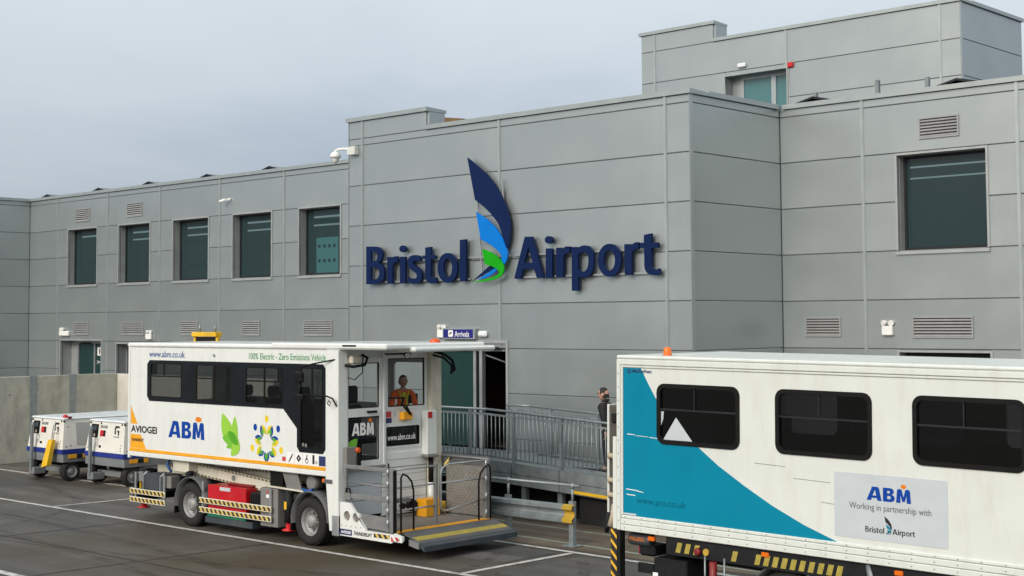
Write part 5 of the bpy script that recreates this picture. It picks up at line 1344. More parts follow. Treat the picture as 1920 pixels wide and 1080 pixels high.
# gates -----------------------------------------------------------------------------------
YG0 = 16.47
gt = MB().cbox(-19.40, -18.24, YG0-.03, YG0+.03, 1.44, 1.51, .008).cbox(-19.40, -19.34, YG0-.03, YG0+.03, .88, 1.44, .008).cbox(-18.30, -18.24, YG0-.03, YG0+.03, .44, 1.44, .008).build('side_gate', 'gate_grey', am)
MB().tube([(-19.34, YG0, 1.21), (-18.30, YG0, 1.19)], .016, 6).build('gate_bar', 'gate_grey', gt)
MB().cbox(-19.34, -18.30, YG0-.02, YG0+.02, .93, 1.02, .006).build('gate_bar', 'gate_grey', gt)
MB().cbox(-19.36, -19.22, YG0-.045, YG0+.04, .90, 1.03, .01).build('latch', 'gate_grey', gt)
MB().tube([(-19.32, YG0-.04, 1.03), (-19.32, YG0-.04, 1.10), (-19.22, YG0-.04, 1.10), (-19.22, YG0-.04, 1.03)], .016, 6).build('latch_handle', 'black_rubber', gt)
MB().plate([[(-19.1, .70), (-18.30, .68), (-18.30, .45), (-18.78, .46)]], S(YG0-.02), .02).build('kick_plate', 'gate_grey', gt)
MB().cbox(-18.20, -18.10, YG0-.05, YG0+.05, .44, 1.50, .01).build('gate_post', 'gate_grey', am)
MB().bar((-18.09, YG0-.02, .44), (-18.09, YG0-.02, 1.48), .03, .05).build('gate_post', 'black_rubber', am)
for z in (.55, .75, .95, 1.2, 1.4): MB().cyl((-18.22, YG0-.06, z), (-18.22, YG0-.06, z+.1), .022, n=8).build('gate_hinge', 'aluminium', am)
MB().tube([(-18.21, YG0-.05, 1.52), (-18.21, YG0-.05, 1.60)], .014, 6).build('lever', 'black_rubber', am)
def leaf_gate(y0, y1, zs, name):
    o = MB().tube([(-18.14, y0, 1.49), (-18.14, y1, 1.49)], .018, 8).build(name, 'aluminium', am)
    for z in zs: MB().tube([(-18.14, y0, z), (-18.14, y1, z)], .015, 6).build('gate_bar', 'aluminium', o)
    return o
o = leaf_gate(16.52, 17.45, (1.18, .80), 'front_gate')
MB().cbox(-18.17, -18.11, 17.43, 17.49, .50, 1.53, .006).build('gate_stile', 'gate_grey', o)
MB().cbox(-18.16, -18.12, 16.55, 16.85, .93, 1.0, .006).build('gate_bar', 'gate_grey', o)
o = MB().tube([(-18.14, 18.66, 1.49), (-18.14, 17.76, 1.49), (-18.14, 17.62, 1.44), (-18.14, 17.57, 1.32), (-18.14, 17.57, .78), (-18.14, 17.63, .70), (-18.14, 17.75, .69), (-18.14, 18.66, .80)], .018, 8).build('front_gate', 'aluminium', am)
MB().tube([(-18.14, 17.57, 1.18), (-18.14, 18.66, 1.17)], .015, 6).build('gate_bar', 'aluminium', o)
MB().bar((-18.16, 17.68, 1.47), (-18.16, 17.86, 1.60), .045, .03).build('gate_grip', 'hazard', o)
for y, d in ((16.54, .29), (18.72, -.30)):
    MB().tube([(-18.03, y, .45), (-18.03, y, 1.36), (-18.03, y+d*.15, 1.42), (-18.03, y+d*.5, 1.38), (-18.03, y+d*.85, 1.28), (-18.03, y+d, 1.12), (-18.03, y+d, .46)], .017, 8).build('grab_hoop', 'black_rubber', am)
MB().cbox(-18.20, -18.10, 18.68, 18.80, .44, 1.50, .01).build('gate_post', 'gate_grey', am)
for z in (.5, .8, 1.1, 1.38): MB().cyl((-18.08, 18.66, z), (-18.08, 18.66, z+.12), .022, n=8).build('gate_hinge', 'aluminium', am)
tpn = MB().cbox(-19.25, -18.3, 18.80, 18.83, .46, 1.36, .006).build('tread_screen', 'tread_plate', am)
mb = MB()
for i in range(17):                                # raised lozenges of the chequer plate
    for j in range(16):
        x, z = -19.2+i*.053, .50+j*.053
        s = 1 if (i+j) % 2 else -1
        mb.bar((x-.013, 18.797, z-s*.013), (x+.013, 18.797, z+s*.013), .006, .009, (0, 1, 0))
mb.build('chequer_pattern', 'aluminium', tpn)
MB().tube([(-19.38, 18.82, 1.50), (-18.15, 18.82, 1.50)], .02, 6).build('far_rail', 'gate_grey', am)
MB().cbox(-19.42, -18.2, 18.84, 18.87, 1.36, 1.54, .005).build('far_panel', 'chassis_grey', am)
MB().cbox(-19.36, -19.10, 18.14, 18.50, .44, .76, .01).build('step_box', 'yellow_orange', am)
MB().cbox(-19.34, -19.24, 18.74, 18.79, .45, .66, .008).build('corner_bracket', 'dull_amber', am)
MB().lathe((-19.36, 18.02, .66), (1, -.25, 0), [(.05, -.05), (.10, -.05), (.115, .0), (.10, .04), (.06, .045), (.05, .02)], 18).build('winch_drum', 'black_rubber', am)
MB().lathe((-19.34, 17.78, .66), (1, -.25, 0), [(.03, -.02), (.06, -.02), (.06, .02), (.03, .03)], 14).build('winch_drum', 'black_rubber', am)
MB().box(-19.43, -19.39, Y0+.12, Y1-.06, .30, .50).build('platform_back', 'gate_grey', am)

# ------------------------------------------------------------------ teal and white box truck (local metres: x right, y away, z up)
tk = thing('box_body_truck', 'white and teal box bodied ambulift truck with three black windows and partnership sign', 'truck', (-12.45, 15.3, 0), local=True)
tk.rotation_euler = (0, R(0.66), 0)
LX = 7.4
S0 = side(0.0)
WN = [(.80, 2.05), (2.64, 3.91), (4.49, 5.78)]
ZW0, ZW1 = 2.40, 3.14
MB().plate([[(.11, 1.36), (LX, 1.36), (LX, 3.46), (.11, 3.46)]] + [rrect(a, b, ZW0, ZW1, .10, 5) for a, b in WN], S0, .04).build('side_wall', 'cream_paint', tk)
MB().plate([[(.13, 1.36), (LX, 1.36), (LX, 3.46), (.13, 3.46)]] + [rrect(a, b, ZW0, ZW1, .10, 5) for a, b in WN], side(2.44), .04).cbox(LX-.04, LX, .04, 2.44, 1.36, 3.46, .005).cbox(.11, .15, .04, 2.44, 1.36, 3.46, .005).build('body_shell', 'cream_paint', tk)
MB().cbox(.09, LX+.02, -.03, 2.52, 3.475, 3.53, .02).build('roof', 'cream_paint', tk)
MB().box(.05, LX-.05, .3, 2.4, 1.2, 1.36).build('floor', 'chassis', tk)
for z0, z1, p in ((3.40, 3.475, .03), (3.365, 3.395, .018)):
    MB().cbox(.10, LX, -p, .0-.001, z0, z1, .008).build('top_rail', 'cream_paint', tk)
for z0, z1, p in ((1.335, 1.375, .02), (1.255, 1.33, .028), (1.17, 1.25, .034)):
    MB().cbox(.168, LX, -p, .02, z0, z1, .008).build('bottom_rail', 'cream_paint', tk)
MB().cbox(.10, .165, -.036, .06, 1.17, 3.475, .01).build('corner_post', 'cream_paint', tk)
MB().cbox(.165, .20, -.02, -.001, 1.38, 3.40, .006).build('corner_post', 'cream_paint', tk)
mb = MB()
for i in range(26):
    x = .24 + i*.28
    for z, p in ((1.355, .02), (1.29, .028), (1.21, .034)): mb.cyl((x, -p-.004, z), (x, -p+.002, z), .008, n=6)
for i in range(12): mb.cyl((.135, -.042, 1.3+i*.18), (.135, -.034, 1.3+i*.18), .008, n=6)
rv = mb.build('rivets', 'cabinet_grey', tk); rv['kind'] = 'stuff'
# teal wave, cut out around the first window
curve = [(.50, 3.36), (.62, 3.16), (.74, 2.98), (.90, 2.79), (1.10, 2.60), (1.40, 2.39), (1.75, 2.15), (2.15, 1.925), (2.55, 1.72), (3.0, 1.53), (3.46, 1.377)]
wv = [(.20, 1.378), (.20, 3.36)] + curve
w0 = rrect(.765, 2.085, ZW0-.035, ZW1+.035, .12, 5)
# clip: the window's corner region is covered by the window frame which stands proud, so the wave stays one sheet with a notch
notch = [(.20, 1.378), (.20, 3.36), (.50, 3.36), (.62, 3.16), (.74, 2.98), (.79, 2.92), (.79, 2.52), (.83, 2.44), (.92, 2.39), (1.40, 2.39)] + curve[6:]
MB().plate([notch], side(-.003), .002).build('wave_graphic', 'teal', tk)
for i, (a, b) in enumerate(WN):
    wd = MB().plate([rrect(a-.03, b+.03, ZW0-.03, ZW1+.03, .12, 5), rrect(a+.025, b-.025, ZW0+.025, ZW1-.025, .08, 5)], side(-.016), .03).build('window', 'black_rubber', tk)
    MB().plate([rrect(a-.005, b+.005, ZW0-.005, ZW1+.005, .10, 5)], side(.016)).build('pane', 'dark_glass', wd)
    MB().plate([rrect(a, b, ZW0, ZW1, .10, 5)], side(2.45)).build('far_pane', 'clear_glass', tk)  # far windows added so faint lighter shapes show through the near panes
    for xs in (a+.1, a+.75):
        st = MB().cbox(xs, xs+.42, 1.5, 1.95, 1.75, 1.87, .03).cbox(xs, xs+.1, 1.5, 1.95, 1.87, 2.7, .04).build('passenger_seat', 'seat_blue', tk)
    zb = ZW0 + .43; xm = a + (b-a)*.46
    MB().box(a+.02, b-.02, -.004, .014, zb-.011, zb+.011).box(xm-.008, xm+.008, -.002, .014, zb+.011, ZW1-.02).build('slider_bar', 'frame_dark', wd)
    if i == 0:
        MB().plate([[(a+.06, ZW0+.03), (a+.27, ZW0+.33), (a+.53, ZW0+.03)]], side(.0135), .001).plate([[(a+.02, ZW0+.20), (a+.02, ZW0+.40), (a+.07, ZW0+.40), (a+.06, ZW0+.30)]], side(.0135), .001).build('pane_shape', 'vinyl_grey', wd)  # pale flat polygons low on the first pane
mb = MB(); text(mb, 'Mallaghan', side(-.006), .36, .68, 3.285, 3.345, .02); mb.plate([circ(.30, 3.315, .035, 6), circ(.30, 3.315, .018, 6)], side(-.006)); mb.build('maker_name', 'sticker_navy', tk)
mb = MB(); text(mb, 'www.pcs.co.uk', side(-.006), .42, 1.24, 1.53, 1.64, .005); mb.build('ghost_lettering', 'teal_dark', tk)
MB().plate([rrect(.19, .42, 1.385, 1.41, .004)], side(-.008)).build('rating_plate', 'vinyl_grey', tk)
mb = MB()                                        # scratches through the film
for pts in (((.26, 2.475), (.40, 2.468), (.41, 2.46), (.27, 2.463)), ((.42, 2.458), (.62, 2.452), (.62, 2.447), (.42, 2.451)), ((.64, 2.45), (.79, 2.44), (.79, 2.433), (.64, 2.442)),
            ((.25, 1.735), (.42, 1.728), (.55, 1.705), (.53, 1.70), (.40, 1.718), (.25, 1.722)), ((.24, 1.665), (.40, 1.66), (.41, 1.65), (.28, 1.65))):
    mb.plate([list(pts)], side(-.0065))
mb.build('scratch', 'print_white', tk)
mb = MB()
for x0, x1, z in ((2.86, 3.38, 2.085), (3.25, 3.5, 1.83), (5.3, 5.55, 3.17), (2.3, 2.75, 2.23)):
    mb.plate([[(x0, z), (x1, z-.012), (x1, z-.017), (x0, z-.006)]], side(-.002))
mb.build('scratch', 'text_grey', tk)
# partnership sign
sgn = MB().plate([rrect(3.43, 4.88, 1.45, 2.215, .02)], side(-.005), .004).build('partnership_sign', 'vinyl_grey', tk)
abm(MB(), side(-.0075), 3.86, 4.43, 1.915, 2.075, .06).build('company_logo', ['logo_blue', 'logo_orange'], sgn)
mb = MB(); text(mb, 'Working in partnership with', side(-.0075), 3.63, 4.68, 1.775, 1.872, .0); mb.build('lettering', 'text_grey', sgn)
k = .64/9.0
for nm, cols in (('navy', ('letter',)),):
    mb = MB()
    for n, outs in SIGN:
        if n in NAME: continue
        mb.plate(glyph2d(outs, k, 4.155, 1.575), side(-.0075))
    mb.build('airport_lettering', 'text_black', sgn)
for n, outs in SIGN:
    if n in NAME: MB().plate(glyph2d(outs, k, 4.155, 1.575), side(-.0075 - (.001 if 'blue' in n else .002 if 'green' in n else 0))).build('emblem_blade', {'navy': 'text_black', 'sign_blue': 'teal', 'sign_green': 'teal_dark'}[NAME[n][0]], sgn)
# roof beacon
bc = MB().lathe((.72, .3, 3.53), (0, 0, 1), [(.062, 0), (.062, .02), (.055, .022), (.052, .09), (.04, .11), (.01, .115)], 16).build('beacon', 'amber', tk)
# folded rear platform
rp_ = MB().cbox(-.09, .085, .055, 2.4, 1.42, 2.83, .008).build('folded_platform', 'plate_brown', tk)
MB().cbox(-.125, -.09, .04, 2.42, 1.36, 2.85, .008).build('platform_edge', 'cream_paint', rp_)
MB().cbox(-.04, .04, .025, .055, 2.60, 2.73, .01).build('catch', 'chassis', rp_)
for z in (1.62, 1.82, 2.15): MB().lathe((-.03, .03, z), (1, 0, 0), [(.04, -.05), (.05, -.04), (.035, -.03), (.035, .03), (.05, .04), (.04, .05)], 12).build('roller', 'roller', rp_)
MB().cbox(.03, .095, -.03, .05, 1.18, 2.42, .008).build('lift_channel', 'cream_paint', rp_)
MB().tube([(-.10, .05, 1.38), (-.12, .05, 1.24), (-.14, .05, 1.1)], .03, 8).cyl((-.12, .0, 1.22), (-.12, .1, 1.22), .06, n=10).build('hinge_arm', 'chassis', rp_)
MB().tube([(.0, .02, 1.5), (.0, .02, 1.35), (-.04, .02, 1.2)], [.02, .04, .05], 8).build('cloth_wrap', 'roller', rp_)
# stabiliser leg
sl = MB().box(.0, .10, -.03, .0, .02, 1.17).build('stabiliser_leg', 'hazard_leg', tk)
MB().box(.10, .16, -.028, .08, .02, 1.17).box(.0, .10, .0, .08, .02, 1.17).build('leg_tube', 'chassis', sl)
MB().cbox(-.08, .24, -.15, .2, .008, .03, .006).build('foot_plate', 'chassis', sl)
# underbody
for y in (.55, 1.75): MB().box(.5, 9.4, y, y+.2, .78, 1.14).build('chassis_rail', 'chassis', tk)
MB().box(.9, LX, .02, .06, .93, 1.165).build('hatched_beam', 'chassis', tk)
def hatches(x0, n, sp, z0, z1):
    for i in range(n):
        x = x0 + i*sp
        MB().plate([[(x, z0), (x+.075, z0), (x+.11, z1), (x+.035, z1)]], side(.017)).build('hatch_mark', 'dull_yellow', tk)
hatches(1.05, 3, .14, .97, 1.10); hatches(1.92, 1, .14, .96, 1.09); hatches(2.27, 10, .128, .96, 1.09); hatches(4.75, 7, .13, .97, 1.10)
cy = MB().lathe((.2, .16, 1.05), (1, 0, 0), [(.06, 0), (.085, .01), (.09, .05), (.09, .33), (.085, .36), (.06, .37)], 16).build('air_cylinder', 'slate_box', tk)
mb = MB(); text(mb, 'WALLERKX', side(.068), .23, .50, 1.035, 1.09, .02); mb.build('cylinder_lettering', 'text_orange', cy)
for x in (.60, 2.38, 4.20): MB().cbox(x, x+.11, .0, .05, 1.07, 1.13, .01).build('side_marker', 'amber', tk)
MB().cbox(.36, .62, .12, .5, .84, .98, .03).build('tail_light', 'chassis', tk)
MB().cbox(.345, .365, .14, .48, .85, .97, .006).build('tail_lens', 'dark_red', tk)
MB().cbox(.36, .62, .1, .14, .62, .75, .006).build('lamp_bracket', 'chassis', tk)
bx_ = MB().cbox(.66, 1.2, .05, .7, .50, .86, .02).build('battery_box', 'chassis', tk)
MB().cbox(.655, .74, .045, .05, .56, .66, .002).build('rating_plate', 'print_white', bx_)
MB().cyl((.7, .4, 1.0), (1.1, .4, 1.0), .13, n=14).build('air_tank', 'chassis', tk)
MB().lathe((1.42, .02, 1.02), (0, -1, 0), [(.05, 0), (.05, .04), (.03, .06)], 12).build('red_coupling', 'dark_red', tk)
MB().lathe((1.55, .02, 1.03), (0, -1, 0), [(.045, 0), (.045, .03)], 12).build('yellow_coupling', 'dull_amber', tk)
cl = MB().cyl((1.66, .0, .45), (1.66, .0, .92), .05, n=10).build('gas_strut', 'dark_red', tk)
MB().cyl((1.66, .0, .62), (1.66, .0, .70), .053, n=10).build('strut_band', 'dull_amber', cl)
for x in (1.52, 1.82): MB().cyl((x, .02, .4), (x, .02, .98), .014, n=6).build('pipe', 'galv', tk)
wheel(tk, 2.72, .06, .46, .30); wheel(tk, 2.72, 2.44, .46, .30, -1)
wheel(tk, 6.6, .06, .46, .30); wheel(tk, 6.6, 2.44, .46, .30, -1)
for x in (2.72, 6.6):
    mb = MB(); pr = [(x+math.sin(R(-85+170*i/14))*.56, .46+math.cos(R(-85+170*i/14))*.56) for i in range(15)]
    k = len(pr)
    vs = [(a, .04, b) for a, b in pr] + [(a, .42, b) for a, b in pr] + [(x+(a-x)*.965, .04, .46+(b-.46)*.965) for a, b in pr] + [(x+(a-x)*.965, .42, .46+(b-.46)*.965) for a, b in pr]
    mb.add(vs, [(i, i+1, k+i+1, k+i) for i in range(k-1)] + [(2*k+i, 3*k+i, 3*k+i+1, 2*k+i+1) for i in range(k-1)] + [(i, 2*k+i, 2*k+i+1, i+1) for i in range(k-1)], True)
    mb.build('mudguard', 'chassis_grey', tk)
MB().cyl((2.72, .3, .46), (2.72, 2.2, .46), .1, n=10).cyl((6.6, .3, .46), (6.6, 2.2, .46), .1, n=10).build('axle', 'chassis', tk)
MB().tube([(3.85, .06, 1.15), (3.9, .05, .95), (3.86, .06, .75)], .05, 8).build('air_hose', 'galv_dark', tk)
MB().cbox(3.5, 5.9, .3, 1.0, .45, .9, .03).build('fuel_tank', 'chassis', tk)
# cab, beyond the right edge of the photograph
cab = MB().plate([[(7.5, .7), (9.5, .7), (9.55, 1.6), (9.35, 2.75), (7.5, 2.85)]], side(.1), 2.3).build('cab', 'cream_paint', tk)
MB().plate([[(8.0, 1.75), (9.3, 1.75), (9.2, 2.55), (8.0, 2.6)]], side(.093), .006).build('cab_window', 'black_glass', cab)
MB().add([(9.56, .25, 1.7), (9.56, 2.25, 1.7), (9.37, 2.2, 2.65), (9.37, .3, 2.65)], [(0,1,2,3)]).build('windscreen', 'black_glass', cab)
MB().cbox(7.5, 9.65, .08, 2.42, .42, .7, .03).build('bumper', 'chassis', cab)

# ------------------------------------------------------------------ ground power carts (local: x right, y away, origin front left on the ground)
def make_cart(label):
    c = thing('power_cart', label, 'power cart', (0, 0, 0), 'ground power carts', local=True)
    W, L = 1.80, 3.3
    # tapered white hood
    b, t = .06, .11
    def hood(z0, z1, i0, i1, m, name, y0a=0.0, y0b=.10):
        return MB().add([(i0, y0a, z0), (W-i0, y0a, z0), (W-i0, L-y0a, z0), (i0, L-y0a, z0), (i1, y0b, z1), (W-i1, y0b, z1), (W-i1, L-y0b, z1), (i1, L-y0b, z1)],
                 [(0,3,2,1),(4,5,6,7),(0,1,5,4),(1,2,6,5),(2,3,7,6),(3,0,4,7)]).build(name, m, c)
    hd = hood(.815, 1.55, .02, .11, 'cart_white', 'hood', .02, .11)
    rf = MB().cbox(.09, W-.09, .08, L-.08, 1.545, 1.605, .03).build('lid', 'cart_roof', c)
    for x in (.2, .62, 1.04, 1.46): MB().cbox(x, x+.03, .2, L-.2, 1.605, 1.615, .003).build('lid_rib', 'cart_roof', rf)
    hood(.70, .81, .0, .0, 'blue_stripe', 'blue_band', .0, .0)
    MB().cbox(.01, W-.01, .02, L-.02, .48, .70, .015).build('chassis_pan', 'cart_grey', c)
    for x in (.18, .72, 1.55): MB().cyl((x, .012, .60), (x, .022, .60), .02, n=8).build('bolt', 'aluminium', c)
    def face(z): return .02 + (z-.815)/(1.55-.815)*.09     # y of the sloping front
    def fr(a, bb, d): return (a, face(bb)-.004+d, bb)
    def sd(a, bb, d): return (W-.02-(bb-.815)/.735*.09+.004-d, a, bb)
    MB().plate([rrect(.19, .52, 1.16, 1.49, .02)], lambda a, bb, d: fr(a, bb, d-.002), .02).build('control_panel', 'black_rubber', c)
    MB().plate([rrect(.28, .44, 1.33, 1.45, .01)], lambda a, bb, d: fr(a, bb, d-.006)).build('display', 'slate_box', c)
    MB().plate([circ(.37, 1.22, .04, 10)], lambda a, bb, d: fr(a, bb, d-.008)).build('control_knob', 'roller', c)
    MB().plate([rrect(.62, .76, 1.20, 1.35, .01)], lambda a, bb, d: fr(a, bb, d-.004)).build('breaker_panel', 'red_plastic', c)
    MB().plate([rrect(.77, .86, 1.20, 1.35, .01)], lambda a, bb, d: fr(a, bb, d-.004)).build('breaker_panel', 'chassis', c)
    mb = MB(); text(mb, 'GPU2703', fr_ := (lambda a, bb, d: fr(a, bb, d-.003)), .60, .93, 1.40, 1.47, .02); mb.build('fleet_number', 'text_grey', c)
    g = [(1.33, 1.27), (1.27, 1.27, 1), (1.27, 1.33), (1.27, 1.42), (1.27, 1.48, 1), (1.33, 1.48), (1.47, 1.48), (1.47, 1.43), (1.34, 1.43), (1.32, 1.43, 1), (1.32, 1.41), (1.32, 1.34), (1.32, 1.32, 1), (1.34, 1.32)]
    MB().plate([quad(g)], fr_).plate([[(1.38, 1.37), (1.48, 1.37), (1.48, 1.25), (1.43, 1.25), (1.43, 1.33), (1.38, 1.33)]], fr_).build('maker_emblem', 'text_black', c)
    mb = MB(); text(mb, 'Guinault', fr_, 1.24, 1.50, 1.20, 1.235, .01); mb.build('maker_name', 'text_grey', c)
    for x in (.12, .60, 1.55, W-.14): MB().cbox(x, x+.05, face(1.5)-.012, face(1.5)+.03, 1.49, 1.54, .01).build('hood_latch', 'black_rubber', c)
    MB().plate([rrect(.62, .72, .92, .98, .01)], fr_).build('socket', 'black_rubber', c)
    for x, z in ((.14, 1.03), (.14, .96), (.12, .90), (1.62, 1.02), (1.62, .95), (1.62, .88)): MB().plate([circ(x, z, .018, 8)], fr_).build('vent_plug', 'text_grey', c)
    MB().plate([circ(.22, .90, .035, 8)], fr_).build('warning_label', 'roller', c)
    MB().tube([(.52, face(1.1)-.05, 1.16), (.56, face(1.1)-.05, 1.16), (.56, face(1.0)-.05, .98), (.52, face(1.0)-.05, .98)], .012, 6).build('handle', 'aluminium', c)
    # right side: perforated panel, seen at an angle
    MB().plate([rrect(.42, 2.9, .90, 1.47, .02)], lambda a, bb, d: sd(a, bb, d-.002), .006).build('vent_panel', 'cart_side', c)
    for y, z in ((.2, 1.38), (.9, 1.40), (.25, .9), (.12, .88)): MB().plate([circ(y, z, .02, 8)], lambda a, bb, d: sd(a, bb, d-.004)).build('side_latch', 'text_grey', c)
    for y, w, m in ((.18, .22, 'yellow_orange'), (.42, .14, 'chassis'), (.58, .12, 'yellow_orange')):
        MB().cbox(W-.008, W+.012, y, y+w, .58, .68, .004).build('side_reflector', m, c)
    # raised tow bar
    tb = MB().bar((.42, -.09, .22), (.46, -.10, 1.40), .085, .06).build('tow_bar', 'galv_dark', c)
    MB().cbox(.30, .56, -.10, .25, .12, .30, .02).build('tow_hinge', 'cart_grey', tb)
    MB().lathe((.46, -.10, 1.40), (0, 1, 0), [(.06, -.03), (.06, .03)], 12).build('tow_eye', 'galv_dark', tb)
    # axles and wheels; axis runs across the cart
    for y in (.30, L-.5):
        for x, d in ((W-.05, -1), (.05, 1)):
            r, w = .25, .19
            wl2 = MB().lathe((x, y, r), (d, 0, 0), tyre_prof(r, w), 24, False).build('wheel', 'tyre', c)
            MB().lathe((x+d*.01, y, r), (d, 0, 0), [(r*.60, -.008), (r*.58, .008), (r*.50, .05), (r*.30, .03), (r*.28, .0), (r*.12, -.01), (r*.02, -.012)], 20, False).build('rim', 'wheel_silver', wl2)
        MB().cbox(.2, W-.2, y-.06, y+.06, .2, .34, .01).build('axle', 'cart_grey', c)
    MB().add([(W-.04, .55, .50), (W-.04, 1.5, .50), (W-.04, 1.35, .30), (W-.04, .95, .36), (W-.12, .55, .50), (W-.12, 1.5, .50), (W-.12, 1.35, .30), (W-.12, .95, .36)], [(0,3,2,1),(4,5,6,7),(0,1,5,4),(1,2,6,5),(2,3,7,6),(3,0,4,7)]).build('side_skirt', 'cart_grey', c, fix=True)
    MB().cbox(.15, W-.15, .6, L-.4, .30, .50, .02).build('undertray', 'chassis', c)
    return c
cart = make_cart('white ground power cart with blue band and a yellow sleeve hanging on its front')
cart.location = (-35.0, 18.86, 0)
c2 = copy_tree(cart)
c2['label'] = 'white ground power cart with blue band, partly hidden behind the rear of the ambulift'
c2.location = (-32.62, 19.14, 0)
sl = thing('cable_sleeve', 'scuffed yellow cable sleeve hanging from the front of the left power cart', 'sleeve', (-33.6, 18.6, .38))
MB().add([(-33.78, 18.72, .36), (-33.50, 18.72, .42), (-33.42, 18.80, 1.06), (-33.62, 18.80, 1.06), (-33.78, 18.60, .36), (-33.50, 18.60, .42), (-33.42, 18.70, 1.06), (-33.62, 18.70, 1.06)], [(0,1,2,3),(7,6,5,4),(0,4,5,1),(1,5,6,2),(2,6,7,3),(3,7,4,0)]).build('sleeve_body', 'yellow', sl, fix=True)
MB().tube([(-33.55, 18.76, 1.05), (-33.57, 18.82, 1.40), (-33.53, 18.84, 1.52)], .012, 6).build('cord', 'aluminium', sl)
MB().tube([(-33.48, 18.76, 1.05), (-33.50, 18.82, 1.40)], .012, 6).build('cord', 'aluminium', sl)
bl = thing('warning_lamp', 'small red warning lamp on the top corner of the left power cart', 'lamp', (-33.42, 19.1, 1.61))
MB().lathe((-33.42, 19.06, 1.605), (0, 0, 1), [(.06, 0), (.06, .04), (.045, .07), (.01, .08)], 12).build('lens', 'red_plastic', bl)
MB().cbox(-33.36, -33.26, 19.06, 19.16, 1.58, 1.64, .01).build('bracket', 'dark_red', bl)

# ------------------------------------------------------------------ people
def skin(name, verts, edges, m, sub=2):
    import bmesh
    me = bpy.data.meshes.new(name)
    bm = bmesh.new(); lay = bm.verts.layers.skin.verify(); bv = []
    for i, v in enumerate(verts):
        b = bm.verts.new(v[:3]); b[lay].radius = (v[3], v[4] if len(v) > 4 else v[3]); b[lay].use_root = (i == 0); bv.append(b)
    for a, b in edges: bm.edges.new((bv[a], bv[b]))
    bm.to_mesh(me); bm.free()
    ob = bpy.data.objects.new(name, me); col.objects.link(ob)
    mo = ob.modifiers.new('skin', 'SKIN'); mo.use_smooth_shade = True
    su = ob.modifiers.new('sub', 'SUBSURF'); su.levels = sub; su.render_levels = sub
    dg = bpy.context.evaluated_depsgraph_get()
    nm = bpy.data.meshes.new_from_object(ob.evaluated_get(dg))
    bpy.data.objects.remove(ob); bpy.data.meshes.remove(me)
    nm.name = name; nm.materials.clear(); nm.materials.append(MATS[m])
    nm.polygons.foreach_set('use_smooth', [True]*len(nm.polygons))
    return nm

def head_mesh(z0, h=.235):
    """head with brow, nose, chin and ears; looks towards local -Y; z0 = chin height"""
    mb = MB(); n, mrows = 18, 14
    for i in range(mrows+1):
        t = i/mrows; z = z0 + h*t
        w = (.035 + .045*math.sin(min(1, t*2.2)*math.pi/2)) if t < .5 else .08*math.sqrt(max(0, 1-((t-.5)/.5)**2.6))
        dfront = (.062 + .03*math.sin(min(1, t*2)*math.pi/2)) if t < .5 else .094*math.sqrt(max(0, 1-((t-.5)/.5)**2.8))
        dback = (.02 + .088*math.sin(min(1, t*1.7)*math.pi/2)) if t < .55 else .108*math.sqrt(max(0, 1-((t-.55)/.45)**2.4))
        for j in range(n):
            a = 2*math.pi*j/n; x = math.sin(a)*w; c = -math.cos(a)
            y = c*(dfront if c < 0 else dback)
            if c < -.9:
                if .30 < t < .52: y -= .020*math.sin((t-.30)/.22*math.pi)*(1.25 if t < .42 else .8)   # nose
                if .17 < t < .26: y -= .006                                                            # lips
            if -.92 < c < -.55 and .46 < t < .56: y += .010                                            # eye sockets
            mb.v.append((x, y, z))
    for i in range(mrows):
        for j in range(n): mb.face((i*n+j, i*n+(j+1) % n, (i+1)*n+(j+1) % n, (i+1)*n+j), True)
    mb.face(tuple(range(n))[::-1]); mb.face(tuple(mrows*n+j for j in range(n)))
    for s in (-1, 1):
        mb.lathe((s*.078, .012, z0+h*.47), (s, .25, 0), [(.012, -.01), (.026, .0), (.030, .008), (.022, .014), (.01, .010)], 10)
    return mb

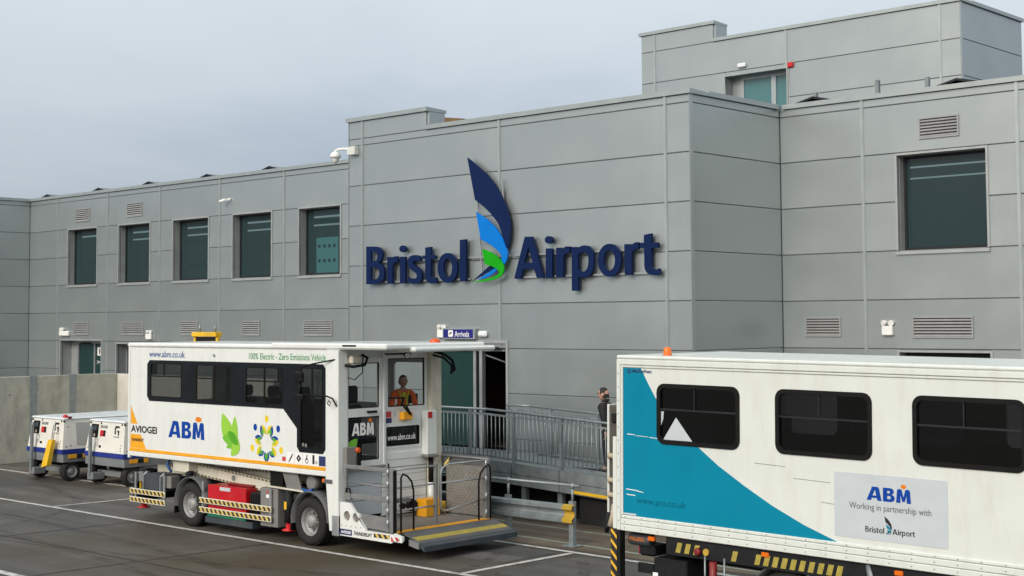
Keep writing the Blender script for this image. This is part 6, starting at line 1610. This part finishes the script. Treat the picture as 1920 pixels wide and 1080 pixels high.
def person(label, loc, rz, H, coat, legs_m, arms, lean=0.0, head_turn=0.0, vest=False, glasses=False, group=None):
    t = thing('person', label, 'person', loc, group, local=True)
    t.rotation_euler = (0, 0, rz)
    k = H/1.75
    hip, kn, an = .90*k, .49*k, .08*k
    sh = 1.43*k; nk = 1.50*k
    ly = -lean
    # body: one continuous skinned figure (legs, trunk, arms, neck) plus the head joined to it
    V = [(0, 0, hip+.05*k, .135*k, .105*k), (0, ly*.4, 1.14*k, .125*k, .10*k), (0, ly*.8, 1.32*k, .15*k, .105*k), (0, ly, sh, .10*k, .085*k), (0, ly*1.1, nk, .052*k), (0, ly*1.25, nk+.07*k, .05*k)]
    E_ = [(0, 1), (1, 2), (2, 3), (3, 4), (4, 5)]
    for s in (-1, 1):
        b = len(V); V += [(s*.10*k, 0, hip-.06*k, .088*k), (s*.105*k, -.01, kn, .060*k), (s*.11*k, .02, an, .042*k), (s*.115*k, -.10*k, .045*k, .04*k, .035*k)]
        E_ += [(0, b), (b, b+1), (b+1, b+2), (b+2, b+3)]
    AR = {}
    for s in (-1, 1):
        el, wr = arms[s]
        b = len(V); V += [(s*.19*k, ly*.95, sh-.03*k, .058*k), (el[0]*k, el[1]*k+ly*.6, el[2]*k, .044*k), (wr[0]*k, wr[1]*k+ly*.4, wr[2]*k, .030*k)]
        E_ += [(3, b), (b, b+1), (b+1, b+2)]
        AR[s] = V[b:b+3]
    me = skin('body', V, E_, 'skin', 2)
    body = link(bpy.data.objects.new('body', me)); body.parent = t
    hb = head_mesh(0, .235*k); hs = 1.0 if vest else 1.12
    ca, sa = math.cos(head_turn), math.sin(head_turn)
    hz, hy = nk+.035*k, ly*1.3-.015
    def place(mb): mb.v = [((x*ca-y*sa)*hs, (x*sa+y*ca)*hs+hy, z*hs+hz) for x, y, z in mb.v]; return mb
    hd = place(hb).build('head', 'skin', t)
    # hair cap, eyes, brows, mouth
    mb = MB(); n, rows = 18, 7
    for i in range(rows+1):
        q = i/rows
        for j in range(n):
            a = 2*math.pi*j/n; c = -math.cos(a)
            low = .78 if c < -.62 else .46 if c < .15 else .16
            tt = low + (1.02-low)*q
            w = .087*math.sqrt(max(0, 1-max(0, (tt-.5)/.53)**2.6)); d = (.098 if c < 0 else .113)*math.sqrt(max(0, 1-max(0, (tt-.5)/.53)**2.6))
            mb.v.append((math.sin(a)*w*k, c*d*k, .235*k*tt+.002))
    for i in range(rows):
        for j in range(n): mb.face((i*n+j, i*n+(j+1) % n, (i+1)*n+(j+1) % n, (i+1)*n+j), True)
    place(mb).build('hair', 'hair', hd)
    for s in (-1, 1):
        place(MB().lathe((s*.032*k, -.082*k, .122*k), (0, -1, 0), [(.013, 0), (.011, .004), (.004, .008)], 8)).build('eye', 'hair', hd)
        place(MB().bar((s*.016*k, -.095*k, .141*k), (s*.05*k, -.082*k, .143*k), .008, .007)).build('eyebrow', 'hair', hd)
    place(MB().bar((-.022*k, -.082*k, .053*k), (.022*k, -.082*k, .053*k), .006, .005)).build('mouth', 'dark_red', hd)
    if glasses:
        for s in (-1, 1): place(MB().tube([(s*.034*k+.024*math.cos(a), -.100*k, .122*k+.017*math.sin(a)) for a in [i*.785 for i in range(8)]], .003, 5, closed=True)).build('spectacles', 'text_black', hd)
        place(MB().bar((.058*k, -.098*k, .124*k), (.082*k, .01, .124*k), .004).bar((-.058*k, -.098*k, .124*k), (-.082*k, .01, .124*k), .004)).build('spectacles', 'text_black', hd)
    # hands: palm, four unequal bent fingers, thumb from the side
    for s in (-1, 1):
        wr = Vector(AR[s][2][:3]); el = Vector(AR[s][1][:3]); d = (wr-el).normalized()
        sd_ = d.cross(Vector((0, 0, 1))); sd_ = (sd_ if sd_.length > .1 else Vector((1, 0, 0))).normalized(); dn = sd_.cross(d).normalized()
        hm = MB()
        P = lambda a, b, c: wr + d*a + sd_*b + dn*c
        hm.tube([P(-.01, 0, 0), P(.03, 0, 0), P(.085, 0, 0)], [.024, .032, .03], 8)
        for q, (off, ln) in enumerate(((-.03, .065), (-.01, .078), (.011, .073), (.03, .055))):
            hm.tube([P(.07, off, 0), P(.085+ln*.4, off, -.008), P(.085+ln*.75, off, -.03), P(.085+ln*.85, off, -.05)], [.0095, .009, .008, .006], 6)
        hm.tube([P(.015, -.028*s, 0), P(.04, -.052*s, -.012), P(.07, -.055*s, -.026)], [.012, .011, .008], 6)
        hm.build('hand', 'skin', t)
    # clothes follow the same skeleton, a little wider
    g = (.022 if vest else .05)*k
    CV = [(v[0], v[1], v[2], v[3]+g, (v[4] if len(v) > 4 else v[3])+g) for v in V[:4]]
    CV[0] = (0, 0, hip-.03*k, .155*k, .125*k)
    CE = [(0, 1), (1, 2), (2, 3)]
    for s in (-1, 1):
        b = len(CV); a = AR[s]
        w_ = 1.0 if vest else 1.3; CV += [(a[0][0], a[0][1], a[0][2], .075*k*w_), (a[1][0], a[1][1], a[1][2], .060*k*w_), (a[2][0], a[2][1], a[2][2], .045*k*w_)]
        CE += [(3, b), (b, b+1), (b+1, b+2)]
    b = len(CV); CV.append((0, ly*1.1, nk-.01*k, .075*k)); CE.append((3, b))
    link(bpy.data.objects.new('jacket', skin('jacket', CV, CE, coat, 2))).parent = t
    TV = [(0, 0, hip+.03*k, .14*k, .11*k)]; TE = []
    for s in (-1, 1):
        b = len(TV); v = V[6+(0 if s < 0 else 4):]
        TV += [(s*.10*k, 0, hip-.06*k, .10*k), (s*.105*k, -.01, kn, .074*k), (s*.11*k, .02, an+.02, .062*k)]
        TE += [(0, b), (b, b+1), (b+1, b+2)]
    link(bpy.data.objects.new('trousers', skin('trousers', TV, TE, legs_m, 2))).parent = t
    for s in (-1, 1):
        MB().cbox(s*.115*k-.048, s*.115*k+.048, -.18*k, .085*k, .0, .075*k, .025).build('shoe', 'shoe', t)
    if vest:
        zs = [sh+.03*k, 1.32*k, 1.14*k]
        for s in (-1, 1):
            mb = MB().tube([(s*.10*k, ly-.02-.085*k, sh+.02*k), (s*.06*k, ly*.85-.150*k, 1.30*k), (s*.045*k, ly*.5-.150*k, 1.12*k), (s*.045*k, -.150*k, .95*k)], .017*k, 6)
            mb.build('vest_stripe', 'hi_vis_yellow', t)
        mb = MB().plate([[(-.012*k, 1.27*k), (.012*k, 1.27*k), (.04*k, 1.42*k), (-.04*k, 1.42*k)]], lambda a, b2, d_: (a, ly*.85-.148*k+d_, b2), .01); mb.build('shirt_front', 'hi_vis_yellow', t)
    else:
        mb = MB().tube([(.06*k*math.sin(a), ly*1.15+.055*k*math.cos(a)*1.1+.02, nk+.015*k+.02*k*math.cos(a)) for a in [i*.5236 for i in range(12)]], .034*k, 8, closed=True)
        mb.build('collar', coat, t)
    return t
# operator inside the ambulift, facing the front glass
person('man in orange high visibility jacket standing behind the ambulift front window', (-20.02, 18.42, 1.375), R(58), 1.60, 'hi_vis', 'trousers',
       {-1: ((-.26, -.06, 1.13), (-.12, -.30, 1.06)), 1: ((.26, -.06, 1.13), (.12, -.30, 1.04))}, vest=True, head_turn=R(8))
# passenger walking down the ramp
person('man in black coat and glasses walking on the ramp behind the teal truck', (-18.22, 22.3, deckz(-18.22)+.003), R(-70), 1.62, 'coat_black', 'trousers',
       {-1: ((-.25, .02, 1.12), (-.25, -.10, .88)), 1: ((.25, .04, 1.12), (.25, .06, .86))}, lean=.05, glasses=True)
